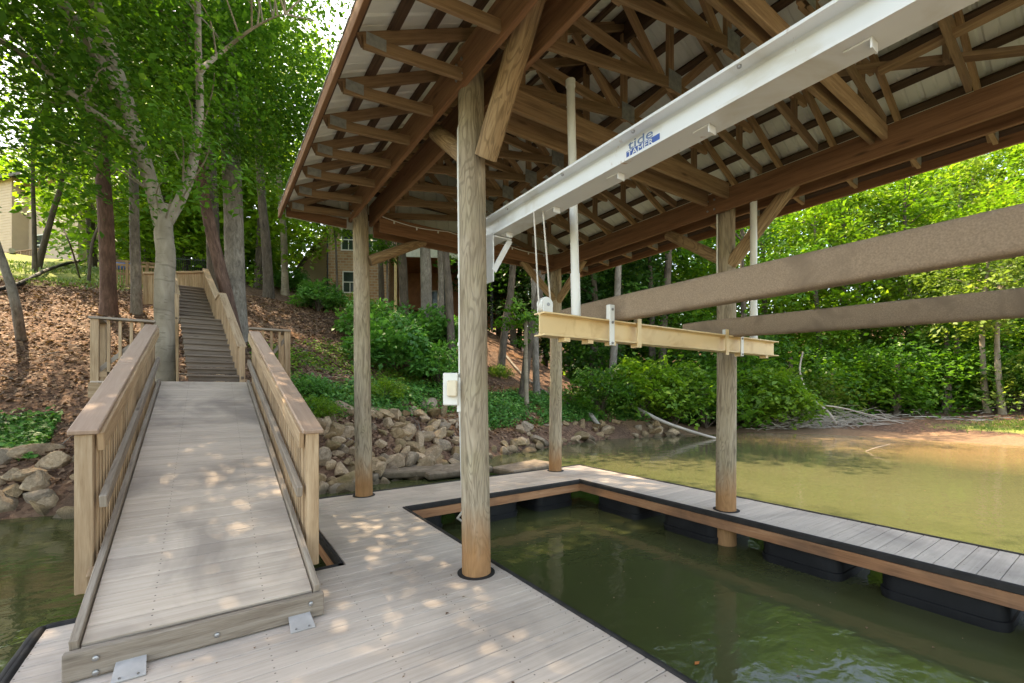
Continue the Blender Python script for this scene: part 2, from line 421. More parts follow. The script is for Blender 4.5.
sc.camera = cam
sc.view_settings.view_transform = 'Standard'; sc.view_settings.look = 'None'; sc.view_settings.gamma = 1
sc.view_settings.exposure = 2.65
sc.view_settings.use_white_balance = True; sc.view_settings.white_balance_temperature = 9000; sc.view_settings.white_balance_tint = 10.5
sc.cycles.max_bounces = 8; sc.cycles.diffuse_bounces = 6; sc.cycles.transmission_bounces = 6; sc.cycles.glossy_bounces = 3
sc.cycles.sample_clamp_indirect = 6; sc.cycles.use_denoising = True

# ------------------------------------------------------------------ ground and water
def axis(lo, hi, f0, f1, fine, coarse):
    out = []; x = lo
    while x < hi:
        out.append(x)
        x += fine if f0 <= x < f1 else max(fine, min(coarse, .12*min(abs(x-f0), abs(x-f1))+fine))
    return out+[hi]
gx = axis(-160, 220, -9, 20, .42, 9); gy = axis(-160, 260, 8, 24, .42, 9)
vs, masks = [], []
for y in gy:
    for x in gx:
        z = gz(x, y); vs.append((x, y, z))
        d = shore_d(x, y) if -40 < x < 60 and -60 < y < 60 else 20
        nse = vnoise(x*.7, y*.7)
        lawn = sstep(11.5, 14, d+nse*.8)*(1-sstep(-1.5, .5, x)) if x < 15 else .6*sstep(2.2, 3.5, d+nse)*(1-sstep(5, 8, d))*sstep(25, 27, x)*(1-sstep(5, 8, y))
        clay = sstep(.6,1.2,d)*(1-sstep(3.5,6,d+nse))*sstep(4.5,7,x)*(1-sstep(11,15,x))
        clay = max(clay, .6*sstep(.2,.6,nse)*sstep(5,7,d)*(1-sstep(8,10,d))*sstep(1,2,x))
        sand = sstep(13.5, 17, x)*(1-sstep(1.2, 3.2, d+nse*.6))
        masks.append((lawn, clay, sand, 1))
nx = len(gx)
fs = [(j*nx+i, j*nx+i+1, (j+1)*nx+i+1, (j+1)*nx+i) for j in range(len(gy)-1) for i in range(nx-1)]
me = bpy.data.meshes.new('ground'); me.from_pydata(vs, [], fs)
at = me.attributes.new('cover', 'FLOAT_COLOR', 'POINT'); at.data.foreach_set('color', [c for m in masks for c in m])
me.polygons.foreach_set('use_smooth', [True]*len(fs))
m, nt, b = base('forest_floor'); p = posn(nt)
n = noise(nt, p, 9, 8, .8, .68); n2 = noise(nt, p, .8, 5)
vo = nd(nt, 'ShaderNodeTexVoronoi'); vo.inputs['Scale'].default_value = 13; nt.links.new(p, vo.inputs['Vector'])
lit = ramp(nt, n, [(.28, (.055,.028,.018)), (.48, (.125,.066,.042)), (.72, (.24,.14,.09))])
sx = nd(nt, 'ShaderNodeSeparateColor'); nt.links.new(vo.outputs['Color'], sx.inputs[0])
lit = mix(nt, .5, lit, ramp(nt, sx.outputs[0], [(.1, (.05,.026,.018)), (.9, (.26,.155,.10))]))
lit = mix(nt, ramp(nt, n2, [(.5, (0,0,0)), (.7, (.5,)*3)]), lit, (.10,.07,.05))
ca = nd(nt, 'ShaderNodeAttribute', attribute_name='cover'); cs = nd(nt, 'ShaderNodeSeparateColor'); nt.links.new(ca.outputs['Color'], cs.inputs[0])
def brk(f): return ramp(nt, math_(nt, 'ADD', f, math_(nt, 'MULTIPLY', math_(nt, 'SUBTRACT', n, .5), .9)), [(.42, (0,0,0)), (.6, (1,1,1))])
gr = ramp(nt, noise(nt, p, 3.5, 8, .3, .7), [(.32, (.20,.15,.085)), (.45, (.16,.19,.045)), (.7, (.24,.28,.07))])
c = mix(nt, brk(cs.outputs[0]), lit, gr)
c = mix(nt, brk(cs.outputs[1]), c, ramp(nt, n, [(.3, (.13,.06,.028)), (.7, (.29,.145,.07))]))
c = mix(nt, brk(cs.outputs[2]), c, ramp(nt, n, [(.3, (.14,.085,.05)), (.7, (.27,.165,.10))]))
nt.links.new(c, b.inputs['Base Color']); b.inputs['Roughness'].default_value = .95; b.inputs['Specular IOR Level'].default_value = .15
bump(nt, b, math_(nt, 'ADD', n, sx.outputs[0]), .9, .05)
me.materials.append(m)
g = bpy.data.objects.new('ground', me); COL.objects.link(g)
prop(g, 'wooded bank sloping up from the lake, covered in brown leaf litter', 'ground', None, 'structure')

m, nt, b = base('lake_water'); p = posn(nt)
sp = nd(nt, 'ShaderNodeSeparateXYZ'); nt.links.new(p, sp.inputs[0])
# silt hangs in the shallow cove towards the far shore
silt = math_(nt, 'ADD', math_(nt, 'MULTIPLY', sp.outputs[0], .062), math_(nt, 'MULTIPLY', noise(nt, p, .28, 4, .6), .55))
c = ramp(nt, silt, [(.30, (.052,.060,.020)), (.7, (.070,.076,.032)), (.98, (.088,.085,.042))])
c2 = mix(nt, ramp(nt, math_(nt, 'ADD', math_(nt, 'MULTIPLY', math_(nt, 'SUBTRACT', sp.outputs[0], 13.0), .11), math_(nt, 'MULTIPLY', noise(nt, p, .5, 4, .5), .35)), [(.5, (0,0,0)), (1.1 if False else 1.0, (1,1,1))]), c, (.25,.165,.08))
nt.links.new(c2, b.inputs['Base Color']); b.inputs['Roughness'].default_value = .04; b.inputs['IOR'].default_value = 1.33
b.inputs['Specular IOR Level'].default_value = .5
wv = math_(nt, 'ADD', noise(nt, mapping(nt, p, (1, 1.6, 1)), 1.6, 3, .4), math_(nt, 'MULTIPLY', noise(nt, p, 7, 3), .22))
bump(nt, b, wv, .2, .05)
mb = MB(); mb.poly([(-160,-160,WZ),(220,-160,WZ),(220,60,WZ),(-160,60,WZ)])
prop(mb.build('lake_water', m), 'calm green lake water around the dock, browner near the far shore', 'water', None, 'structure')

# ------------------------------------------------------------------ floating dock
dock = thing('floating_dock', 'weathered grey-brown U-shaped floating dock around the boat slip, black floats under its edges', 'dock', (0,0,0))
mb = MB(); PW = .14
def boards(b0, b1, a0, a1):
    x0, x1, y = b0*S, b1*S, a0*S
    while y < a1*S-.01:
        e = min(y+PW-.005, a1*S)
        cuts = [x0]+([x1] if x1-x0 < 4 else [x0+R.uniform(1.5, x1-x0-1.5), x1])
        for q, r in zip(cuts, cuts[1:]):
            dz = R.uniform(-.0015, .0015)
            mb.beam((q+.001,(y+e)/2,-.014+dz), (r-.002,(y+e)/2,-.014+dz), e-y, .028, u0=q)
        y += PW
boards(-.57, 1.345, -2.6, 2.62); boards(.64, 1.345, 2.62, 3.627); boards(.64, 4.05, 3.627, 4.33); boards(3.41, 4.05, -2.6, 3.627)
mb.build('deck_surface', DECK, dock, bev=.004)
def edge(name, mat, segs, w, h, z, bev=0):
    for (b0,a0),(b1,a1) in segs:
        e = MB(); e.beam((b0*S,a0*S,z), (b1*S,a1*S,z), w, h); e.build(name, mat, dock, bev=bev)
o = .012
inner = [((1.345+o,-2.6),(1.345+o,3.627-o)), ((1.345+.025,3.627-o),(3.41-.025,3.627-o)), ((3.41-o,3.627-o+.02),(3.41-o,-2.6))]
outer = [((.62,2.66),(.62,4.33)), ((.62,4.345),(4.06,4.345)), ((4.065,4.35),(4.065,-2.6)), ((-.585,-2.6),(-.585,2.635)), ((-.57,2.638),(.60,2.638))]
edge('fascia_board', FASCW, [((b0,a0),(b1,a1)) for (b0,a0),(b1,a1) in inner+outer], .038, .125, -.128, .004)
def rim(segs):
    for (b0,a0),(b1,a1) in segs:
        e = MB(); d = Vector((b1-b0,a1-a0,0)).normalized(); n_ = Vector((-d.y,d.x,0))
        for s in (-1,1): pass
        e.tube([Vector((b0*S,a0*S,-.012)), Vector((b1*S,a1*S,-.012))], .026, 8)
        e.beam((b0*S,a0*S,-.03), (b1*S,a1*S,-.03), .052, .062)
        e.build('edge_bumper', RUBBER, dock, bev=.006)
rim(inner+outer)
# a thicker corner fender at the left back corner
e = MB(); e.tube([P(-.597,1.0,-.012), P(-.597,2.60,-.012), P(-.590,2.638,-.012), P(-.56,2.652,-.012), P(.0,2.655,-.012)], .032, 10)
e.build('corner_fender', RUBBER, dock, smooth=True)
def dock_float(b0, b1, a0, a1):
    e = MB()
    def ring(z, inset, r):
        pts = []
        for cx_, cy_, q in ((b1*S-inset-r, a1*S-inset-r, 0), (b0*S+inset+r, a1*S-inset-r, 1), (b0*S+inset+r, a0*S+inset+r, 2), (b1*S-inset-r, a0*S+inset+r, 3)):
            for k in range(5):
                t = math.pi/2*(q+k/4); pts.append((cx_+r*math.cos(t), cy_+r*math.sin(t), z))
        return pts
    prev = None
    for z, ins, r in ((-.192,0,.13), (-.22,0,.13), (-.225,.012,.13), (-.36,.015,.13), (-.365,.0,.13), (-.40,.0,.13), (-.62,.03,.13)):
        pts = ring(z, ins, r); i = len(e.v); e.v += [Vector(p_) for p_ in pts]; e.r += [.5]*20
        if prev is not None:
            for j in range(20): e.quad_uv([prev+j, i+j, i+(j+1)%20, prev+(j+1)%20], [(0,0)]*4, 0)
        else: e.quad_uv(list(range(20)), [(0,0)]*20, 0)
        prev = i
    e.quad_uv([prev+19-j for j in range(20)], [(0,0)]*20, 0)
    e.build('dock_float', FLOATM, dock, smooth=True)
for a0, a1 in ((2.86,3.42),(2.04,2.58),(1.17,1.70),(.42,.98),(-.32,.22),(-1.1,-.5)): dock_float(3.425, 4.03, a0, a1)
for b0, b1 in ((1.42,1.76),(2.15,2.60),(2.82,3.34)): dock_float(b0, b1, 3.64, 4.30)
for a0, a1 in ((.2,.8),(1.2,1.9)): dock_float(.6, 1.32, a0, a1); dock_float(-.56, .1, a0, a1)
for (b, a) in ((1.2,2.10),(1.2,4.24),(3.53,4.20),(3.55,2.02)):  # black ring paints in the dark shadowed gap round each piling
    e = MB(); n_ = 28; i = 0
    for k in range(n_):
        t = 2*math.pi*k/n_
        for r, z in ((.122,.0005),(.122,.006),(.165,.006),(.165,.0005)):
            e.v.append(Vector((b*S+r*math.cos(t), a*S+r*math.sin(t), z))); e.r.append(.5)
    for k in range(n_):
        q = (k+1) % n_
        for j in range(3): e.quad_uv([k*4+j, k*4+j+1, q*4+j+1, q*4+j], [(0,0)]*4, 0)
    e.build('pile_gap_shade', RUBBER, dock, smooth=True)

# ------------------------------------------------------------------ gangway
A0, A1, SL, H0 = 2.10, 5.78, .269, .10
def rp(b, a, dh=0): return P(b-.012*(a-A0)*1.0, a, H0+SL*(a-A0)+dh)
gang = thing('gangway', 'long sloping wooden gangway with brown-capped railings rising from the dock to the bank', 'gangway', P(0, A0, 0))
mb = MB(); sl3 = Vector((0,1,SL)).normalized(); upn = Vector((0,-SL,1)).normalized()
L = (A1-A0)*S*math.sqrt(1+SL*SL); t = .05
while t < L-.02:
    e_ = min(PW-.004, L-t); a = A0+(t+e_/2)/S/math.sqrt(1+SL*SL)
    p0, p1 = rp(-.375, a), rp(.375, a)
    mb.beam(p0-upn*.014, p1-upn*.014, e_, .028, upn, u0=p0.x); t += PW
mb.build('deck_surface', RAMPD, gang, bev=.004)
for s in (-1, 1):
    e = MB(); e.beam(rp(s*.392, A0+.02, -.004), rp(s*.392, A1, -.004), .04, .10, upn); e.build('curb', GREYW, gang, bev=.004)
    e = MB(); e.beam(rp(s*.425, 2.62, -.11), rp(s*.425, A1, -.11), .045, .22, upn); e.build('side_joist', RAILW, gang, bev=.004)
e = MB(); e.beam(rp(-.415, A0-.005, -.045), rp(.415, A0-.005, -.045), .045, .155); eb = e.build('end_board', GREYW, gang, bev=.005)
for bx, dz in ((-.33,.0),(-.33,-.05),(.02,-.03),(.36,.0)):
    c = rp(bx, A0-.005, -.03+dz); e = MB()
    e.tube([c+Vector((0,-.022,0)), c+Vector((0,-.034,0)), c+Vector((0,-.038,0))], [.016,.015,.006], 10); e.build('bolt', STEEL, eb)
for bx in (-.24, .31):
    e = MB(); q = rp(bx, A0, 0); z0 = .10
    e.poly([(q.x-.06,q.y-.03,.055),(q.x+.075,q.y-.03,.055),(q.x+.085,q.y-.17,.012),(q.x-.065,q.y-.17,.012)])
    e.poly([(q.x-.065,q.y-.17,.006),(q.x+.085,q.y-.17,.006),(q.x+.075,q.y-.03,.047),(q.x-.06,q.y-.03,.047)])
    e.poly([(q.x-.06,q.y-.03,.055),(q.x-.065,q.y-.17,.012),(q.x-.065,q.y-.17,.006),(q.x-.06,q.y-.03,.047)])
    e.poly([(q.x-.065,q.y-.17,.012),(q.x+.085,q.y-.17,.012),(q.x+.085,q.y-.17,.006),(q.x-.065,q.y-.17,.006)])
    fl = e.build('flap_plate', ALU, gang)
    for dx in (-.03,.05):
        e = MB(); c = Vector((q.x+dx, q.y-.155, .017)); e.tube([c, c+Vector((0,0,.006))], .006, 8); e.build('screw', STEEL, fl)
RH = .565
for s in (-1, 1):
    AB = 2.70 if s < 0 else 2.57
    for a in (AB, (AB+A1)/2, A1-.06):
        e = MB(); q = rp(s*.455, a); e.beam((q.x,q.y,q.z-.26 if a == AB else q.z-.35), (q.x,q.y,q.z+RH*S-.02), .10, .10, (0,1,0)); e.build('rail_post', RAILW, gang, bev=.006)
    e = MB(); d0 = AB-.05
    am = AB+1.3
    e.beam(rp(s*.455, d0, RH), rp(s*.455, am, RH), .165, .038, upn); e.beam(rp(s*.455, am+.003, RH+.001), rp(s*.455, A1+.02, RH), .165, .038, upn)
    e.build('cap_rail', CAPW, gang, bev=.008)
    e = MB(); e.beam(rp(s*.405, AB-.0, RH-.06), rp(s*.405, A1, RH-.06), .04, .14, upn); e.build('top_rail', RAILW, gang, bev=.004)
    e = MB(); e.beam(rp(s*.392, AB-.03, .245), rp(s*.392, A1-.1, .245), .045, .095, upn); e.build('grab_rail', GREYW, gang, bev=.006)
    k = AB+.09
    while k < A1-.08:
        e = MB(); q = rp(s*.432, k); e.beam((q.x,q.y,q.z-.20), (q.x,q.y,q.z+RH*S-.06), .034, .062, (0,1,0)); e.build('baluster', RAILW, gang, bev=.003)
        k += .078
# ------------------------------------------------------------------ landing and stairs
HL = H0+SL*(A1-A0)
land = thing('landing', 'small wooden landing with short baluster railings either side of the gangway top', 'landing', P(-.1, 6.0, 0))
mb = MB(); y = (A1+.01)*S
while y < 6.22*S: mb.beam((-.96*S, y+.07, HL*S-.016), (.78*S, y+.07, HL*S-.016), .135, .028); y += PW
mb.build('deck_surface', RAMPD, land, bev=.003)
e = MB(); e.beam((-.97*S,(A1+.0)*S,HL*S-.15), (.79*S,(A1+.0)*S,HL*S-.15), .04, .22); e.build('rim_joist', RAILW, land)
for b0, b1 in ((-.93,-.50),(.40,.75)):
    bo = b0 if b0 < -.6 else b1
    lo, hi = HL*S, (HL+.60)*S
    for b in (bo,):
        for a in (A1+.05, 6.18):
            e = MB(); g0 = min(gz(b*S, a*S), HL*S-.3)
            e.beam((b*S,a*S,g0-.2), (b*S,a*S,hi), .10, .10, (0,1,0)); e.build('landing_post', RAILW, land, bev=.005)
    e = MB(); e.beam((b0*S-.07,(A1+.05)*S,hi+.02), (b1*S+.05,(A1+.05)*S,hi+.02), .15, .036); e.build('cap_rail', GREYW, land, bev=.005)
    e = MB(); e.beam((bo*S,(A1+.1)*S,hi+.021), (bo*S,6.22*S,hi+.021), .15, .036); e.build('cap_rail', GREYW, land, bev=.005)
    e = MB(); e.beam((b0*S,(A1+.05)*S,lo+.10), (b1*S,(A1+.05)*S,lo+.10), .04, .09); e.build('bottom_rail', RAILW, land, bev=.004)
    e = MB(); e.beam((b0*S,(A1+.07)*S,lo+.12), (b1*S,(A1+.07)*S,hi-.1), .03, .06); e.build('brace', GREYW, land)
    k = b0+.1
    while k < b1-.02:
        e = MB(); e.beam((k*S,(A1+.05)*S,lo+.05), (k*S,(A1+.05)*S,hi), .04, .04, (0,1,0)); e.build('baluster', RAILW, land, bev=.003); k += .085
stair = thing('hillside_stairs', 'brown wooden stairs climbing the wooded bank behind the landing', 'stairs', P(0, 6.2, HL))
ang = math.atan2(-.19, 2.2); sdv = Vector((math.sin(ang), math.cos(ang), 0)); snv = Vector((sdv.y, -sdv.x, 0))
s0 = P(.29, 6.16, 0); SW = .50*S
def sp_(run, side, h): return Vector((s0.x, s0.y, 0))+sdv*(run*S)-snv*(side*SW)+Vector((0,0,h*S))
run, h = 0, HL; prof_pts = [(0, HL)]
for fl, (nst, tr) in enumerate(((11,.17),(11,.20))):
    for k in range(nst):
        e = MB(); e.beam(sp_(run+.008,0,h+.0435), sp_(run+.008,1,h+.0435), .025, .087*S-.04); e.build('riser', STAIRW, stair, bev=.003)
        h += .087
        e = MB(); e.beam(sp_(run+tr/2-.012,-.02,h-.012), sp_(run+tr/2-.012,1.02,h-.012), tr*S+.02, .038); e.build('tread', STAIRW, stair, bev=.005)
        run += tr
    prof_pts.append((run, h))
    if fl == 0:
        e = MB(); e.beam(sp_(run+.28,0,h-.012), sp_(run+.28,1,h-.012), .56*S, .038); e.build('mid_landing', STAIRW, stair)
        run += .55; prof_pts.append((run, h))
    else:
        e = MB(); e.beam(sp_(run+.4,-.1,h-.012), sp_(run+.4,1.3,h-.012), .8*S, .038); e.build('top_landing', STAIRW, stair)
for side in (-.04, 1.04):
    for (r0,h0),(r1,h1) in list(zip(prof_pts, prof_pts[1:]))[0 if side < 0 else 2:]:
        e = MB(); e.beam(sp_(r0,side,h0-.02), sp_(r1,side,h1-.02), .045, .30); e.build('stringer', STAIRW, stair)
        e = MB(); e.beam(sp_(r0,side*1.0,h0+.42), sp_(r1,side,h1+.42), .15, .04); e.build('cap_rail', RAILW, stair, bev=.005)
        n_ = max(2, int((r1-r0)/.085)); 
        e = MB()
        for k in range(n_):
            f = (k+.5)/n_; rr = r0+(r1-r0)*f; hh = h0+(h1-h0)*f
            e.beam(sp_(rr,side,hh+.0), sp_(rr,side,hh+.41), .12, .03, sdv)
        e.build('rail_boards', RAILW, stair, bev=.003)
    for (r0,h0) in prof_pts[0 if side < 0 else 2:]:
        e = MB(); q = sp_(r0, side, h0); e.beam((q.x,q.y,min(gz(q.x,q.y),q.z)-.2), (q.x,q.y,q.z+.43*S), .09, .09, (0,1,0)); e.build('rail_post', RAILW, stair, bev=.004)
# turned upper flight: its boarded side shows above the last tread
e = MB(); c0, c1 = sp_(run+.75, 1.9, h+.30), sp_(run+.75, -.12, h+.50)
N_ = 14
for k in range(N_):
    f0 = (k+.5)/N_; q = c0.lerp(c1, f0); e.beam((q.x,q.y,q.z-.95), (q.x,q.y,q.z), (c1-c0).length/N_-.006, .03, (0,1,0))
e.build('guard_boards', RAILW, stair)
e = MB(); e.beam(c0+Vector((0,0,.04)), c1+Vector((0,0,.04)), .16, .07); e.build('cap_rail', RAILW, stair, bev=.005)
# ------------------------------------------------------------------ boat shelter
XD = Vector((math.cos(TH), -math.sin(TH), 0)); FD = Vector((math.sin(TH), math.cos(TH), 0))
RB = 2.365
def Rh(b): return 3.575-.5*abs(b-RB)
shel = thing('boat_shelter', 'open boat shelter with round wooden pilings, exposed roof trusses and pale metal roof', 'boat shelter', P(RB, 3, 0))
AF, AN = 4.50, -1.5
for s in (-1, 1):
    e = MB(); rib = []
    be, br = RB+s*1.865, RB
    a = AN*S
    while a < AF*S-.05:
        for da, dz in ((0,0),(.035,0),(.05,.022),(.075,.022),(.09,0),(.165,0),(.172,.006),(.188,.006),(.195,0)):
            rib.append((a+da, dz))
        a += .23
    rib.append((AF*S, 0))
    i = 0
    for (y, dz) in rib:
        for b in (be, br):
            e.v.append(Vector((b*S-s*dz*.45, y, Rh(b)*S+dz*.9))); e.r.append(.5)
    for k in range(len(rib)-1):
        e.quad_uv([2*k, 2*k+1, 2*k+3, 2*k+2], [(0,0)]*4, 0)
    o = e.build('roof_sheet', SHEET, shel)
    so_ = o.modifiers.new('thick', 'SOLIDIFY'); so_.thickness = .0015; so_.offset = 0
    k = 0
    b = .54
    nP = 10
    for k in range(nP):
        bb = RB+s*(1.83-k*.194); hh = Rh(bb)-.0145
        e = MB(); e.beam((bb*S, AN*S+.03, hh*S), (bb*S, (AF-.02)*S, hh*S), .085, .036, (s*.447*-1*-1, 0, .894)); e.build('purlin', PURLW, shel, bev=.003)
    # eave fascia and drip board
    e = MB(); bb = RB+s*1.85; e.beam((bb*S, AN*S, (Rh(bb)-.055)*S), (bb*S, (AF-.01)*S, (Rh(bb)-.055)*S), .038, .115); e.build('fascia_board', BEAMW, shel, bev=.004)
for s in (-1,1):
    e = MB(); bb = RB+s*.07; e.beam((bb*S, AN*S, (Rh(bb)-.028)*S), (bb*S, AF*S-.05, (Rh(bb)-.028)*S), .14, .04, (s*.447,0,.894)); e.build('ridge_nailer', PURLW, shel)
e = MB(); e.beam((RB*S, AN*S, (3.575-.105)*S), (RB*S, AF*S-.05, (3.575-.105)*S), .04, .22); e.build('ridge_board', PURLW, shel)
e = MB(); y = 4.455*S; gb = []
b = .56
while b < 4.17:
    for db, dy in ((0,0),(.022,0),(.03,.02),(.045,.02),(.053,0),(.10,0)):
        if b+db < 4.17: gb.append((b+db, dy))
    b += .144
gb.append((4.17, 0))
for b, dy in gb:
    for h in (2.57, Rh(b)-.012): e.v.append(Vector((b*S, y+dy, h*S))); e.r.append(.5)
for k in range(len(gb)-1): e.quad_uv([2*k, 2*k+2, 2*k+3, 2*k+1], [(0,0)]*4, 0)
e.build('gable_panel', SHEET, shel)
for h, b0, b1 in ((2.72, .62, 4.1), (2.98, 1.35, 3.38), (3.22, 1.85, 2.9)):
    e = MB(); e.beam((b0*S, y-.024, h*S), (b1*S, y-.024, h*S), .038, .088); e.build('girt', PURLW, shel)
# trusses
TW, TD = .038, .092
def member(e, p0, p1, y, w=TW, d=TD):
    (b0,h0),(b1,h1) = p0, p1
    A, B = Vector((b0*S,y,h0*S)), Vector((b1*S,y,h1*S)); dd = (B-A).normalized(); e.beam(A, B, w, d, dd.cross(Vector((0,1,0))) if True else (0,0,1))
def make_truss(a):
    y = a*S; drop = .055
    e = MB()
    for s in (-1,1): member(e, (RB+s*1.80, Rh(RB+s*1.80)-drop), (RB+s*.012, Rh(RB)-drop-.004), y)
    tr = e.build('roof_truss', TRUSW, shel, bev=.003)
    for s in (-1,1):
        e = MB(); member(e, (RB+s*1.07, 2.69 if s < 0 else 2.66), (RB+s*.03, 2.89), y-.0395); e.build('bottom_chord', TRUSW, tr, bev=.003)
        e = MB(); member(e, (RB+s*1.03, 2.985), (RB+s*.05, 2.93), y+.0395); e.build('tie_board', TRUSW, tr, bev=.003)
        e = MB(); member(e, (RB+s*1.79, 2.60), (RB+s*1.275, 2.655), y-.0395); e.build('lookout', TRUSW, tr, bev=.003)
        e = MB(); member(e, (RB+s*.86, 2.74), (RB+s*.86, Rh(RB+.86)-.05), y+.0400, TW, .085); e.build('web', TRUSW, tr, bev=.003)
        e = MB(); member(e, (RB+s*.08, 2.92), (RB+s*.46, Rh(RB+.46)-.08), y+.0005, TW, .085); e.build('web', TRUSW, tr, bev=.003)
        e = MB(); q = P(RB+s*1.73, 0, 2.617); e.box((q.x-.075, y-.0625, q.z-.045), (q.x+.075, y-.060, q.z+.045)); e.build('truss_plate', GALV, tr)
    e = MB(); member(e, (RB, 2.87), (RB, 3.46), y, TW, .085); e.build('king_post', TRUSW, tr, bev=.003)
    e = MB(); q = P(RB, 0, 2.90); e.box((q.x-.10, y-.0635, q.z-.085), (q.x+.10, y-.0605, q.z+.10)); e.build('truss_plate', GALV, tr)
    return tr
tr0 = make_truss(4.30)
for k in range(1, 15):
    c = tr0.copy(); COL.objects.link(c); c.parent = shel; c.location.y = -k*.37*S
    for ch in tr0.children:
        d = ch.copy(); COL.objects.link(d); d.parent = c
# beams either side of the pilings
for bc in (1.20, 3.54):
    for sgn in (-1, 1):
        b = bc+sgn*.098
        BH = 2.705 if bc < 2 else 2.54
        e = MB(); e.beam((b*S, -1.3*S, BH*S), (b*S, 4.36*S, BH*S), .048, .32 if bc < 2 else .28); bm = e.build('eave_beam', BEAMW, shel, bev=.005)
        for a in (4.22, 2.08):
            for da, dh in ((-.03,.03),(.03,.03),(-.03,-.05),(.03,-.05)):
                e = MB(); q = P(b+sgn*.015, a+da, BH+dh); e.tube([q, q+Vector((sgn*.012,0,0)), q+Vector((sgn*.016,0,0))], [.014,.013,.005], 8); e.build('bolt', STEEL, bm)
for da in (-.09, .09):
    e = MB(); e.beam(P(1.31, 4.22+da, 2.565), P(3.43, 4.22+da, 2.565), .045, .24); e.build('end_beam', BEAMW, shel, bev=.005)
    e = MB(); e.beam(P(1.31, 2.09+da, 2.60), P(3.43, 2.03+da, 2.60), .045, .20); e.build('tie_beam', TRUSW, shel, bev=.005)
    e = MB(); e.beam(P(1.31, .97+da*.35, 2.60), P(3.43, .97+da*.35, 2.585), .042, .14); e.build('tie_beam', TRUSW, shel, bev=.005)
e = MB(); e.beam(P(.56, 4.40, 2.60), P(1.08, 4.40, 2.60), .04, .13); e.build('end_fascia', BEAMW, shel, bev=.004)
e = MB(); e.beam(P(3.66, 4.40, 2.60), P(4.17, 4.40, 2.60), .04, .13); e.build('end_fascia', BEAMW, shel, bev=.004)
# long diagonal braces under the chords near the open end
for p0, p1 in (((2.86,1.08,2.80),(3.50,.36,2.76)), ((3.05,.86,2.76),(3.02,-.6,2.80)), ((2.80,.98,2.86),(2.62,-.6,2.90))):
    e = MB(); e.beam(P(*p0), P(*p1), .092, .040); e.build('brace_board', TRUSW, shel, bev=.004)
def piling(b, a, top, r0, r1):
    pts, rd = [], []
    n_ = 16; lean = -.012 if b < 2 else R.uniform(-.006,.006)
    for k in range(n_+1):
        z = -2.4+(top*S+2.4)*k/n_
        pts.append((b*S+lean*z+.004*math.sin(z*2+b), a*S+.004*math.cos(z*1.7), z)); rd.append(r0+(r1-r0)*k/n_)
    e = MB(); e.tube(pts, rd, 26, wob=.012); return e.build('piling', POSTW, shel, smooth=True)
for b, a in ((1.2,2.10),(1.2,4.24),(3.53,4.20),(3.55,2.02),(1.2,-.35),(3.55,-.35)): piling(b, a, 2.84 if b < 2 else 2.67, .134, .112)
def brace(p0, p1, r):
    p0, p1 = P(*p0), P(*p1); e = MB()
    e.tube([p0.lerp(p1, k/6) for k in range(7)], [r*1.02, r*1.05, r, r*.98, r, r*.97, r*.95], 16, wob=.03)
    return e.build('knee_brace', POLEW, shel, smooth=True)
kb = brace((1.2, 2.0, 2.23), (1.2, 1.50, 2.88), .095)
q = P(1.2, 1.99, 2.30)-FD*.09
e = MB(); e.tube([q, q-FD*.02], [.02,.016], 8); e.build('bolt', STEEL, kb)
brace((1.2, 2.16, 2.28), (1.2, 2.62, 2.66), .085)
brace((1.24, 4.20, 2.22), (1.80, 4.22, 2.52), .075); brace((3.50, 4.19, 2.12), (3.02, 4.21, 2.52), .07)
brace((3.54, 4.16, 2.10), (3.54, 3.70, 2.50), .07); brace((3.545, 2.06, 2.10), (3.545, 2.58, 2.46), .075); brace((3.545, 1.98, 2.04), (3.545, 1.50, 2.52), .08)
# ------------------------------------------------------------------ string lights on the end beam
pts = []; sl_ = thing('string_lights', 'thin white string lights looped along the end beam of the shelter', 'lights', P(2.3, 4.10, 2.6))
NS = 40
def slp(f):
    return P(1.33+f*2.05, 4.098, 2.628-.03*abs(math.sin(f*math.pi*3)) - .0*f)
e = MB(); e.tube([slp(k/NS) for k in range(NS+1)], .006, 6); e.build('wire', PVC, sl_, smooth=True)
for k in range(9):
    q = slp((k+.5)/9); e = MB(); e.tube([q, q-Vector((0,0,.015)), q-Vector((0,0,.035)), q-Vector((0,0,.045))], [.006,.014,.014,.005], 8); e.build('bulb', PVC, sl_, smooth=True)

# ------------------------------------------------------------------ overhead lift beam
def ibeam(p0, p1, hgt, fw, tf, tw):
    """I section swept from p0 to p1 (centre line), web vertical"""
    p0, p1 = Vector(p0), Vector(p1); d = (p1-p0).normalized(); sd_ = d.cross(Vector((0,0,1))).normalized()
    H, W = hgt/2, fw/2; t = tw/2; k = .012
    o = [(-W,-H),(W,-H),(W,-H+tf),(t+k,-H+tf),(t,-H+tf+k),(t,H-tf-k),(t+k,H-tf),(W,H-tf),(W,H),(-W,H),(-W,H-tf),(-t-k,H-tf),(-t,H-tf-k),(-t,-H+tf+k),(-t-k,-H+tf),(-W,-H+tf)]
    e = MB(); pr = [(x, y) for x, y in o]
    n = len(pr)
    A = [p0+sd_*x+Vector((0,0,y)) for x, y in pr]; B = [p1+sd_*x+Vector((0,0,y)) for x, y in pr]
    e.v += A+B; e.r += [.5]*(2*n)
    for j in range(n):
        q = (j+1) % n; e.quad_uv([j, n+j, n+q, q], [(0,0)]*4, 0)
    # end faces split into three convex pieces
    for off, rev in ((0,False),(n,True)):
        for ix in ((0,1,2,3,14,15),(14,3,4,5,6,11,12,13),(11,6,7,8,9,10)):
            f = [off+i for i in ix]
            if rev: f.reverse()
            e.quad_uv(f, [(0,0)]*len(f), 0)
    return e
LB, LH0, LH1 = 1.345, 1.862, 1.978
